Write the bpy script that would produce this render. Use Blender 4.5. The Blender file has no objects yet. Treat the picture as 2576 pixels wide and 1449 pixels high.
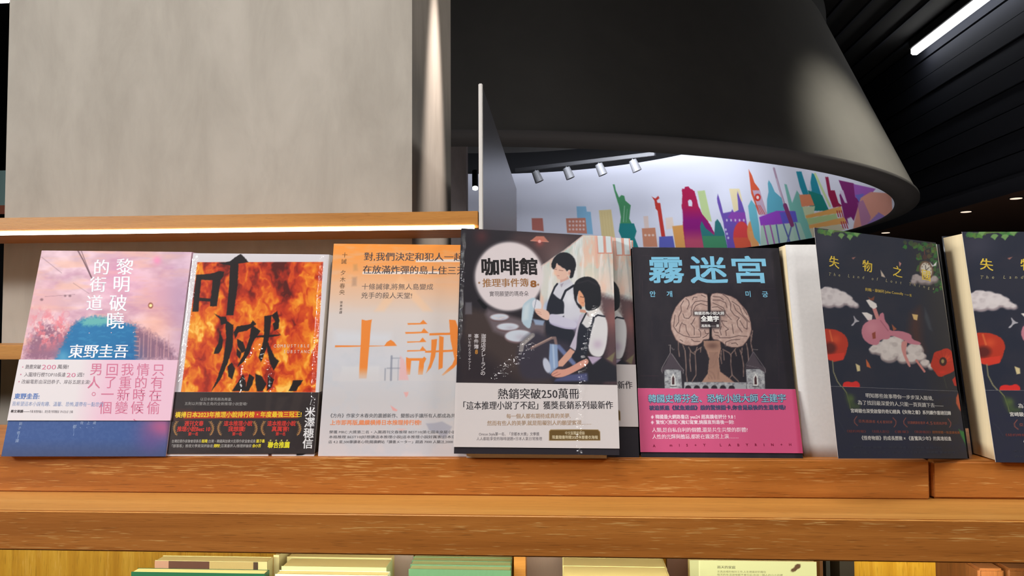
import bpy, math, random
import numpy as np
from mathutils import Vector, Matrix

# ------------------------------------------------------------------ camera, world, lights, exposure
EYE = 1.40                                  # camera height above the floor; all depths below are metres from the lens
YAW, PITCH, ROLL, FPX = 0.0627, 0.0443, -0.0055, 1935.0
CX, CY = 1288.0, 724.5
sc = bpy.context.scene
col = sc.collection
_f = np.array([-math.sin(YAW) * math.cos(PITCH), math.cos(YAW) * math.cos(PITCH), math.sin(PITCH)])
_r0 = np.array([math.cos(YAW), math.sin(YAW), 0.0]); _u0 = np.cross(_r0, _f)
CR = _r0 * math.cos(ROLL) + _u0 * math.sin(ROLL)
CU = -_r0 * math.sin(ROLL) + _u0 * math.cos(ROLL)
CF = _f
cam_d = bpy.data.cameras.new('camera'); cam = bpy.data.objects.new('camera', cam_d); col.objects.link(cam)
cam_d.sensor_width = 36.0; cam_d.lens = 36.0 * FPX / 2576.0; cam_d.clip_start = 0.02; cam_d.clip_end = 60
cam.matrix_world = Matrix(((CR[0], CU[0], -CF[0], 0), (CR[1], CU[1], -CF[1], 0), (CR[2], CU[2], -CF[2], EYE), (0, 0, 0, 1)))
sc.camera = cam

def proj(P):
    P = np.asarray(P, float)
    w = P @ CF
    return np.stack([CX + FPX * (P @ CR) / w, CY - FPX * (P @ CU) / w], -1)
def at(px, py, y):                          # the point seen at a pixel, at depth y (eye-relative)
    d = CF + CR * (px - CX) / FPX - CU * (py - CY) / FPX
    return d * y / d[1]

world = bpy.data.worlds.new('world'); sc.world = world; world.use_nodes = True
world.node_tree.nodes['Background'].inputs[0].default_value = (0.75, 0.8, 1.0, 1)
world.node_tree.nodes['Background'].inputs[1].default_value = 0.022
sc.view_settings.view_transform = 'Standard'; sc.view_settings.look = 'None'
sc.view_settings.gamma = 1.0; sc.view_settings.exposure = 0.0; sc.view_settings.use_curve_mapping = False

def area(name, loc, target, sx, sy, power, colr=(1, 1, 1), spread=180):
    l = bpy.data.lights.new(name, 'AREA'); l.shape = 'RECTANGLE'; l.size = sx; l.size_y = sy
    l.energy = power; l.color = colr; l.spread = math.radians(spread)
    o = bpy.data.objects.new(name, l); col.objects.link(o)
    o.location = (loc[0], loc[1], loc[2] + EYE)
    d = Vector(target) - Vector(loc); o.rotation_euler = d.to_track_quat('-Z', 'Y').to_euler()
    return o
def spot(name, loc, target, power, angle, blend, colr, rad=0.03):
    l = bpy.data.lights.new(name, 'SPOT'); l.energy = power; l.spot_size = math.radians(angle); l.spot_blend = blend
    l.color = colr; l.shadow_soft_size = rad
    o = bpy.data.objects.new(name, l); col.objects.link(o)
    o.location = (loc[0], loc[1], loc[2] + EYE)
    d = Vector(target) - Vector(loc); o.rotation_euler = d.to_track_quat('-Z', 'Y').to_euler()
    return o
area('shop_ceiling_lamp', (-0.35, -0.12, 1.72), (0.0, 0.72, -0.05), 1.2, 0.3, 9, (1.0, 0.985, 0.965), 120)
area('shop_ceiling_lamp', (-2.9, -1.0, 1.35), (-0.1, 0.9, 0.0), 1.0, 0.4, 38, (1.0, 0.985, 0.965), 110)
area('shop_ceiling_lamp', (2.6, -0.7, 1.45), (0.2, 0.75, 0.0), 1.0, 0.4, 12, (1.0, 0.985, 0.965), 110)
area('added_glint_light', (0.0, -0.85, 2.2), (0.0, 0.75, 0.0), 4.6, 0.05, 6, (1.0, 0.97, 0.94), 150)  # added unseen strip light, there so the shrink-wrap creases catch glints
area('pillar_wash_lamp', (-0.55, 0.5, 1.9), (-0.7, 1.46, 0.3), 0.9, 0.3, 3.6, (1.0, 0.94, 0.85), 120)
spot('pillar_grazing_spot', (-0.134, 1.74, 1.16), (-0.284, 1.73, 0.15), 160, 27, 0.9, (1.0, 0.86, 0.77), 0.02)
spot('drum_grazing_spot', (3.0, 4.35, 2.55), (2.35, 5.6, 0.95), 460, 66, 1.0, (1.0, 0.95, 0.78), 0.08)
area('mural_wash_lamp', (0.6, 9.0, 2.15), (0.9, 12.4, 1.75), 1.2, 0.3, 62, (0.86, 0.9, 1.0), 150)
area('mural_wash_lamp', (1.0, 7.6, 2.2), (3.4, 9.2, 1.4), 0.8, 0.4, 26, (0.92, 0.93, 1.0), 150)
area('niche_led_glow', (0.66, 0.885, -0.205), (0.66, 0.955, -0.40), 0.9, 0.012, 1.1, (1.0, 0.88, 0.50), 170)
area('niche_led_glow', (-0.35, 0.67, -0.205), (-0.35, 0.95, -0.42), 1.45, 0.012, 2.1, (1.0, 0.93, 0.68), 170)
area('hall_bounce_fill', (2.5, 3.0, 2.7), (2.5, 3.01, 0.0), 1.0, 1.0, 420, (0.97, 0.97, 1.0), 90)  # added pair of fills; their floor bounce lifts the dark ceiling and rim
area('hall_bounce_fill', (-2.5, 5.0, 2.7), (-2.5, 5.01, 0.0), 1.0, 1.0, 200, (0.97, 0.97, 1.0), 90)  # other half of the added bounce fill

# ------------------------------------------------------------------ helpers
def s2l(c):
    c = np.asarray(c, float) / 255.0
    return np.where(c <= 0.04045, c / 12.92, ((c + 0.055) / 1.055) ** 2.4)
_mats = {}
def newmat(name):
    m = bpy.data.materials.new(name); m.use_nodes = True
    nt = m.node_tree; return m, nt, nt.nodes['Principled BSDF']
def flat(rgb, rough=0.6, metal=0.0, spec=0.5, coat=0.0, name=None):
    k = (tuple(rgb), rough, metal, spec, coat)
    if k in _mats: return _mats[k]
    m, nt, b = newmat(name or 'plain')
    l = s2l(rgb); nz = nt.nodes.new('ShaderNodeTexNoise'); nz.inputs['Scale'].default_value = 45; nz.inputs['Detail'].default_value = 3
    mx = nt.nodes.new('ShaderNodeMix'); mx.data_type = 'RGBA'
    mx.inputs[6].default_value = (*(l * 0.93), 1); mx.inputs[7].default_value = (*np.minimum(l * 1.07, 1), 1)
    nt.links.new(nz.outputs[0], mx.inputs[0]); nt.links.new(mx.outputs[2], b.inputs['Base Color'])
    b.inputs['Roughness'].default_value = rough; b.inputs['Metallic'].default_value = metal
    b.inputs['Specular IOR Level'].default_value = spec; b.inputs['Coat Weight'].default_value = coat
    b.inputs['Coat Roughness'].default_value = 0.1
    _mats[k] = m; return m
def emis(rgb, strength):
    m, nt, b = newmat('lamp_glow'); b.inputs['Base Color'].default_value = (1, 1, 1, 1)
    b.inputs['Emission Color'].default_value = (*rgb, 1); b.inputs['Emission Strength'].default_value = strength
    return m
def printmat(name, rough, spec=0.4, coat=0.0, coatr=0.08):
    m, nt, b = newmat(name); a = nt.nodes.new('ShaderNodeAttribute'); a.attribute_name = 'Col'
    nt.links.new(a.outputs['Color'], b.inputs['Base Color'])
    b.inputs['Roughness'].default_value = rough; b.inputs['Specular IOR Level'].default_value = spec
    b.inputs['Coat Weight'].default_value = coat; b.inputs['Coat Roughness'].default_value = coatr
    nz = nt.nodes.new('ShaderNodeTexNoise'); nz.inputs['Scale'].default_value = 900; bp = nt.nodes.new('ShaderNodeBump')
    bp.inputs['Strength'].default_value = 0.04; bp.inputs['Distance'].default_value = 0.0005
    nt.links.new(nz.outputs[0], bp.inputs['Height']); nt.links.new(bp.outputs[0], b.inputs['Normal'])
    return m
def woodmat(name, dark, mid, light, axis=0, streak=0.5, rough=0.42, scale=1.0, sl=(226, 180, 110)):
    m, nt, b = newmat(name); N = nt.nodes; L = nt.links
    tc = N.new('ShaderNodeTexCoord')
    def mp(sc_, rot=(0, 0, 0)):
        n = N.new('ShaderNodeMapping'); n.inputs['Scale'].default_value = sc_; n.inputs['Rotation'].default_value = rot
        L.new(tc.outputs['Object'], n.inputs[0]); return n
    def sv(a, b_, c): v = [b_, b_, b_]; v[axis] = a; return tuple(x * scale for x in v)
    n1 = N.new('ShaderNodeTexNoise'); n1.inputs['Scale'].default_value = 1; n1.inputs['Detail'].default_value = 6; n1.inputs['Roughness'].default_value = 0.6
    n1.inputs['Distortion'].default_value = 0.6
    L.new(mp(sv(2.2, 55, 0)).outputs[0], n1.inputs[0])
    r1 = N.new('ShaderNodeValToRGB'); e = r1.color_ramp.elements
    e[0].position = 0.30; e[0].color = (*s2l(dark), 1); e[1].position = 0.72; e[1].color = (*s2l(light), 1)
    x = r1.color_ramp.elements.new(0.5); x.color = (*s2l(mid), 1)
    L.new(n1.outputs[0], r1.inputs[0])
    n2 = N.new('ShaderNodeTexNoise'); n2.inputs['Scale'].default_value = 1; n2.inputs['Detail'].default_value = 2
    n2.inputs['Distortion'].default_value = 0.25
    L.new(mp(sv(46, 1050, 0), (0.0, 0.03, 0.0)).outputs[0], n2.inputs[0])
    n3 = N.new('ShaderNodeTexNoise'); n3.inputs['Scale'].default_value = 1; n3.inputs['Detail'].default_value = 2
    L.new(mp(sv(5, 90, 0)).outputs[0], n3.inputs[0])
    ad = N.new('ShaderNodeMath'); ad.operation = 'MULTIPLY_ADD'; L.new(n3.outputs[0], ad.inputs[0]); ad.inputs[1].default_value = 0.5; L.new(n2.outputs[0], ad.inputs[2])
    r2 = N.new('ShaderNodeValToRGB'); e = r2.color_ramp.elements
    e[0].position = 0.885; e[0].color = (0, 0, 0, 1); e[1].position = 0.955; e[1].color = (streak, streak, streak, 1)
    L.new(ad.outputs[0], r2.inputs[0])
    mx = N.new('ShaderNodeMix'); mx.data_type = 'RGBA'; L.new(r2.outputs[0], mx.inputs[0]); L.new(r1.outputs[0], mx.inputs[6])
    mx.inputs[7].default_value = (*s2l(sl), 1)
    r3 = N.new('ShaderNodeValToRGB'); e = r3.color_ramp.elements
    e[0].position = 0.30; e[0].color = (0.62, 0.62, 0.62, 1); e[1].position = 0.40; e[1].color = (1, 1, 1, 1)
    L.new(n2.outputs[0], r3.inputs[0])
    m2 = N.new('ShaderNodeMix'); m2.data_type = 'RGBA'; m2.blend_type = 'MULTIPLY'; m2.inputs[0].default_value = 0.8
    L.new(mx.outputs[2], m2.inputs[6]); L.new(r3.outputs[0], m2.inputs[7])
    L.new(m2.outputs[2], b.inputs['Base Color'])
    bp = N.new('ShaderNodeBump'); bp.inputs['Strength'].default_value = 0.15; bp.inputs['Distance'].default_value = 0.0008
    L.new(n2.outputs[0], bp.inputs['Height']); L.new(bp.outputs[0], b.inputs['Normal'])
    b.inputs['Roughness'].default_value = rough
    return m
def pagemat(name, rgb, axis=1, freq=2600):
    m, nt, b = newmat(name); N = nt.nodes; L = nt.links
    tc = N.new('ShaderNodeTexCoord'); mp = N.new('ShaderNodeMapping'); s = [6, 6, 6]; s[axis] = freq
    mp.inputs['Scale'].default_value = s; L.new(tc.outputs['Object'], mp.inputs[0])
    n = N.new('ShaderNodeTexNoise'); n.inputs['Scale'].default_value = 1; L.new(mp.outputs[0], n.inputs[0])
    l = s2l(rgb); mx = N.new('ShaderNodeMix'); mx.data_type = 'RGBA'
    mx.inputs[6].default_value = (*(l * 0.82), 1); mx.inputs[7].default_value = (*np.minimum(l * 1.1, 1), 1)
    L.new(n.outputs[0], mx.inputs[0]); L.new(mx.outputs[2], b.inputs['Base Color']); b.inputs['Roughness'].default_value = 0.8
    return m
def plastermat(name, a, b_, sc_=(4, 4, 1.2), rough=0.85):
    m, nt, b = newmat(name); N = nt.nodes; L = nt.links
    tc = N.new('ShaderNodeTexCoord'); mp = N.new('ShaderNodeMapping'); mp.inputs['Scale'].default_value = sc_
    L.new(tc.outputs['Object'], mp.inputs[0])
    n = N.new('ShaderNodeTexNoise'); n.inputs['Scale'].default_value = 2.0; n.inputs['Detail'].default_value = 9; n.inputs['Roughness'].default_value = 0.62
    n.inputs['Distortion'].default_value = 0.35; L.new(mp.outputs[0], n.inputs[0])
    r = N.new('ShaderNodeValToRGB'); e = r.color_ramp.elements
    e[0].position = 0.34; e[0].color = (*s2l(a), 1); e[1].position = 0.66; e[1].color = (*s2l(b_), 1)
    L.new(n.outputs[0], r.inputs[0]); L.new(r.outputs[0], b.inputs['Base Color'])
    bp = N.new('ShaderNodeBump'); bp.inputs['Strength'].default_value = 0.12; bp.inputs['Distance'].default_value = 0.004
    L.new(n.outputs[0], bp.inputs['Height']); L.new(bp.outputs[0], b.inputs['Normal']); b.inputs['Roughness'].default_value = rough
    return m

def link(name, me, mat, parent=None, loc=(0, 0, 0)):
    o = bpy.data.objects.new(name, me); col.objects.link(o)
    if mat is not None: me.materials.append(mat)
    if parent is not None: o.parent = parent
    o.location = loc
    return o
def empty(name, loc, label, cat, group=None):
    o = bpy.data.objects.new(name, None); col.objects.link(o); o.empty_display_size = 0.02
    o.location = (loc[0], loc[1], loc[2] + EYE)
    o['label'] = label; o['category'] = cat
    if group: o['group'] = group
    return o
def tag(o, label, cat, group=None):
    o['label'] = label; o['category'] = cat
    if group: o['group'] = group
    return o
def structure(o):
    o['kind'] = 'structure'; return o
class MB:
    def __init__(s): s.v = []; s.f = []
    def box(s, x0, x1, y0, y1, z0, z1):
        n = len(s.v)
        s.v += [(x0, y0, z0), (x1, y0, z0), (x1, y1, z0), (x0, y1, z0), (x0, y0, z1), (x1, y0, z1), (x1, y1, z1), (x0, y1, z1)]
        s.f += [tuple(n + i for i in q) for q in ((0, 3, 2, 1), (4, 5, 6, 7), (0, 1, 5, 4), (1, 2, 6, 5), (2, 3, 7, 6), (3, 0, 4, 7))]
        return s
    def hexa(s, c8):                         # 4 front corners TL TR BR BL then the same 4 at the back
        n = len(s.v); s.v += [tuple(map(float, c)) for c in c8]
        s.f += [tuple(n + i for i in q) for q in ((0, 3, 2, 1), (4, 5, 6, 7), (0, 1, 5, 4), (1, 2, 6, 5), (2, 3, 7, 6), (3, 0, 4, 7))]
        return s
    def tube(s, p, q, r, n=20, r2=None):
        p = Vector(p); q = Vector(q); d = (q - p).normalized(); a = d.orthogonal().normalized(); b = d.cross(a)
        k = len(s.v); r2 = r if r2 is None else r2
        for c, rr in ((p, r), (q, r2)):
            for i in range(n):
                t = 2 * math.pi * i / n; s.v.append(tuple(c + (a * math.cos(t) + b * math.sin(t)) * rr))
        s.f += [(k + i, k + (i + 1) % n, k + n + (i + 1) % n, k + n + i) for i in range(n)]
        s.f += [tuple(k + i for i in reversed(range(n))), tuple(k + n + i for i in range(n))]
        return s
    def mesh(s, name, bevel=0.0):
        me = bpy.data.meshes.new(name); me.from_pydata(s.v, [], s.f); me.update()
        import bmesh
        bm = bmesh.new(); bm.from_mesh(me)
        bmesh.ops.recalc_face_normals(bm, faces=bm.faces)
        if bevel: bmesh.ops.bevel(bm, geom=list(bm.edges), offset=bevel, segments=3, affect='EDGES', clamp_overlap=True)
        bm.to_mesh(me); bm.free()
        return me
def boxo(name, x0, x1, y0, y1, z0, z1, mat, parent=None, bevel=0.0, origin=None):
    """a box in eye-relative coordinates, its origin at the base centre (or the parent's origin)"""
    if parent is not None:
        px, py, pz = parent.location; pz -= EYE; ox, oy, oz = px, py, pz
        me = MB().box(x0 - ox, x1 - ox, y0 - oy, y1 - oy, z0 - oz, z1 - oz).mesh(name, bevel)
        return link(name, me, mat, parent)
    ox, oy, oz = (x0 + x1) / 2, (y0 + y1) / 2, z0
    me = MB().box(x0 - ox, x1 - ox, y0 - oy, y1 - oy, 0, z1 - z0).mesh(name, bevel)
    return link(name, me, mat, None, (ox, oy, oz + EYE))
def fastmesh(name, V, quads, tris, C=None):
    me = bpy.data.meshes.new(name); nq, nt = len(quads), len(tris)
    me.vertices.add(len(V)); me.vertices.foreach_set('co', np.asarray(V, np.float32).ravel())
    me.loops.add(nq * 4 + nt * 3); me.polygons.add(nq + nt)
    idx = np.concatenate([np.asarray(quads, np.int32).ravel(), np.asarray(tris, np.int32).ravel()])
    me.loops.foreach_set('vertex_index', idx.astype(np.int32))
    st = np.concatenate([np.arange(nq) * 4, nq * 4 + np.arange(nt) * 3]).astype(np.int32)
    me.polygons.foreach_set('loop_start', st)
    me.update(calc_edges=True); me.validate()
    if C is not None:
        a = me.color_attributes.new('Col', 'FLOAT_COLOR', 'POINT')
        c4 = np.ones((len(V), 4), np.float32); c4[:, :3] = C; a.data.foreach_set('color', c4.ravel())
    return me

# ---- noise and painting of printed pictures
def vnoise(x, y, seed=0):
    xi = np.floor(x).astype(np.int64); yi = np.floor(y).astype(np.int64); xf = x - xi; yf = y - yi
    def h(a, b):
        n = (a * 374761393 + b * 668265263 + seed * 974634777) & 0xFFFFFFFF
        n = ((n ^ (n >> 13)) * 1274126177) & 0xFFFFFFFF
        return ((n ^ (n >> 16)) & 0xFFFF) / 65535.0
    sx = xf * xf * (3 - 2 * xf); sy = yf * yf * (3 - 2 * yf)
    return (h(xi, yi) * (1 - sx) + h(xi + 1, yi) * sx) * (1 - sy) + (h(xi, yi + 1) * (1 - sx) + h(xi + 1, yi + 1) * sx) * sy
def fbm(x, y, o=4, seed=0):
    s = 0; a = 0.5; t = 0
    for i in range(o):
        s = s + a * vnoise(x, y, seed + i * 17); t += a; a *= 0.55; x = x * 2.03 + 11.3; y = y * 2.03 + 5.7
    return s / t
def homog(q):                                # unit square (0,0)(1,0)(1,1)(0,1) -> q
    A = []; B = []
    for (u, v), (x, y) in zip(((0, 0), (1, 0), (1, 1), (0, 1)), q):
        A.append([u, v, 1, 0, 0, 0, -u * x, -v * x]); B.append(x)
        A.append([0, 0, 0, u, v, 1, -u * y, -v * y]); B.append(y)
    return np.append(np.linalg.solve(np.array(A, float), np.array(B, float)), 1).reshape(3, 3)
def happly(H, p):
    p = np.asarray(p, float); w = np.concatenate([p, np.ones(p.shape[:-1] + (1,))], -1) @ H.T
    return w[..., :2] / w[..., 2:]

class Paint:
    def __init__(s, P, base=(200, 200, 200)):
        s.P = P; s.C = np.empty((len(P), 3)); s.C[:] = base; s.tf = (0, 0, 1); s.smooth = 0
    def x(s, p): p = np.asarray(p, float); return np.stack([s.tf[0] + p[..., 0] / s.tf[2], s.tf[1] + p[..., 1] / s.tf[2]], -1)
    def L(s): return (s.P[:, 0] - s.tf[0]) * s.tf[2], (s.P[:, 1] - s.tf[1]) * s.tf[2]
    def mix(s, idx, c, a):
        a = np.asarray(a)
        if a.ndim == 0: a = np.full(len(idx) if idx.dtype != bool else idx.sum(), float(a))
        s.C[idx] = s.C[idx] * (1 - a[:, None]) + np.asarray(c, float) * a[:, None]
    def _bb(s, q, m):
        return np.where((s.P[:, 0] > q[:, 0].min() - m) & (s.P[:, 0] < q[:, 0].max() + m) & (s.P[:, 1] > q[:, 1].min() - m) & (s.P[:, 1] < q[:, 1].max() + m))[0]
    @staticmethod
    def _dist(P, q, closed):
        d = np.full(len(P), 1e9); n = len(q)
        for i in range(n if closed else n - 1):
            a = q[i]; b = q[(i + 1) % n]; ab = b - a; t = np.clip(((P - a) @ ab) / (ab @ ab + 1e-9), 0, 1)
            d = np.minimum(d, np.hypot(*(P - a - t[:, None] * ab).T))
        return d
    def poly(s, pts, c, a=1.0, soft=0.8, rag=0.0, seed=0):
        q = s.x(pts)
        for _ in range(s.smooth if len(q) > 6 else 0):
            n_ = np.roll(q, -1, 0); q = np.stack([q * .78 + n_ * .22, q * .22 + n_ * .78], 1).reshape(-1, 2)
        soft_ = max(soft, 0.35); I = s._bb(q, soft_ * 2 + rag)
        if len(I) == 0: return
        P = s.P[I]
        if rag:
            P = P + rag * (np.stack([fbm(P[:, 0] / 4, P[:, 1] / 4, 3, seed), fbm(P[:, 0] / 4 + 50, P[:, 1] / 4, 3, seed + 9)], -1) - 0.5) * 2
        ins = np.zeros(len(P), bool); n = len(q)
        for i in range(n):
            x0, y0 = q[i]; x1, y1 = q[(i + 1) % n]
            if y0 == y1: continue
            c_ = ((y0 > P[:, 1]) != (y1 > P[:, 1])) & (P[:, 0] < (x1 - x0) * (P[:, 1] - y0) / (y1 - y0) + x0); ins ^= c_
        d = s._dist(P, q, True); sd = np.where(ins, d, -d)
        s.mix(I, c, a * np.clip(0.5 + sd / (2 * soft_), 0, 1))
    def ell(s, cx, cy, rx, ry, c, a=1.0, soft=0.8, rot=0.0):
        q = s.x([[cx, cy]])[0]; rx /= s.tf[2]; ry /= s.tf[2]; m = max(rx, ry) * 1.0 + 3 * soft + 1
        I = np.where((abs(s.P[:, 0] - q[0]) < m) & (abs(s.P[:, 1] - q[1]) < m))[0]
        if len(I) == 0: return
        X = s.P[I] - q; co, si = math.cos(rot), math.sin(rot); u = (X[:, 0] * co + X[:, 1] * si) / rx; v = (-X[:, 0] * si + X[:, 1] * co) / ry
        d = (1 - np.hypot(u, v)) * min(rx, ry)
        s.mix(I, c, a * np.clip(0.5 + d / (2 * soft), 0, 1))
    def glow(s, cx, cy, r, c, a=0.6, ry=None):
        q = s.x([[cx, cy]])[0]; rx = r / s.tf[2]; ry = (ry or r) / s.tf[2]
        d = ((s.P[:, 0] - q[0]) / rx) ** 2 + ((s.P[:, 1] - q[1]) / ry) ** 2; I = np.where(d < 6)[0]
        if len(I): s.mix(I, c, a * np.exp(-d[I]))
    def line(s, pts, c, w, a=1.0, soft=0.6, taper=False):
        q = s.x(pts); w = w / s.tf[2] / 2; I = s._bb(q, w + 2 * soft)
        if len(I) == 0: return
        d = s._dist(s.P[I], q, False); s.mix(I, c, a * np.clip(0.5 + (w - d) / (2 * soft), 0, 1))
    def grad(s, p0, c0, p1, c1, a=1.0):
        q = s.x([p0, p1]); ab = q[1] - q[0]; t = np.clip(((s.P - q[0]) @ ab) / (ab @ ab), 0, 1)[:, None]
        s.C = s.C * (1 - a) + (np.asarray(c0, float) * (1 - t) + np.asarray(c1, float) * t) * a
    def noise(s, sx, sy, c, a, lo=0.45, hi=0.65, seed=1, o=4, mask=None, warp=0):
        X, Y = s.P[:, 0] / sx, s.P[:, 1] / sy
        if warp:
            X = X + warp * (fbm(X * 0.9, Y * 0.9, 3, seed + 90) - .5); Y = Y + warp * (fbm(X * 0.9 + 9, Y * 0.9, 3, seed + 70) - .5)
        n = np.clip((fbm(X, Y, o, seed) - lo) / (hi - lo), 0, 1) * a
        if mask is not None: n = n * mask
        s.mix(np.arange(len(s.P)), c, n)
    def inpoly(s, pts, soft=2.0):
        k = Paint(s.P, (0, 0, 0)); k.tf = s.tf; k.poly(pts, (1, 1, 1), soft=soft); return k.C[:, 0]

_tcache = {}
def glyphs(txt, bold=0.0):
    k = (txt, bold)
    if k in _tcache: return _tcache[k]
    cu = bpy.data.curves.new('t', 'FONT'); cu.body = txt; cu.resolution_u = 2; cu.size = 1.0; cu.offset = bold
    o = bpy.data.objects.new('t', cu); col.objects.link(o)
    dg = bpy.context.evaluated_depsgraph_get(); me = bpy.data.meshes.new_from_object(o.evaluated_get(dg))
    n = len(me.vertices); V = np.empty(n * 3); me.vertices.foreach_get('co', V); V = V.reshape(-1, 3)[:, :2]
    me.calc_loop_triangles(); T = np.empty(len(me.loop_triangles) * 3, np.int32); me.loop_triangles.foreach_get('vertices', T)
    T = T.reshape(-1, 3)
    bpy.data.objects.remove(o); bpy.data.curves.remove(cu); bpy.data.meshes.remove(me)
    _tcache[k] = (V, T); return V, T
_V, _ = glyphs('國'); CJK_Y0, CJK_Y1 = _V[:, 1].min(), _V[:, 1].max(); CJK_X0, CJK_X1 = _V[:, 0].min(), _V[:, 0].max()

class Sheet:
    """a printed rectangular sheet: a bilinear surface through four corners TL TR BR BL (eye-relative metres);
    the picture is laid out in the coordinates of the sheet's own picture quad"""
    def __init__(s, corners, quad, thick=(0, 1, 0)):
        s.c = [np.array(p, float) for p in corners]; s.quad = quad
        s.H = homog([quad[3], quad[2], quad[1], quad[0]])   # u right, v up from BL
        s.Hi = np.linalg.inv(s.H); s.th = np.array(thick, float)
        s.w = (np.linalg.norm(s.c[1] - s.c[0]) + np.linalg.norm(s.c[2] - s.c[3])) / 2
        s.h = (np.linalg.norm(s.c[0] - s.c[3]) + np.linalg.norm(s.c[1] - s.c[2])) / 2
        n = np.cross(s.c[2] - s.c[3], s.c[0] - s.c[3]); s.n = n / np.linalg.norm(n)
        if s.n[1] > 0: s.n = -s.n
    def S(s, u, v, d=0.0):
        u = np.asarray(u, float)[..., None]; v = np.asarray(v, float)[..., None]
        TL, TR, BR, BL = s.c
        p = BL * (1 - u) * (1 - v) + BR * u * (1 - v) + TR * u * v + TL * (1 - u) * v
        d = np.asarray(d, float)
        return p + (s.th * d[..., None] if d.ndim else s.th * d)
    def uv(s, px): return happly(s.Hi, px)

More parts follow.
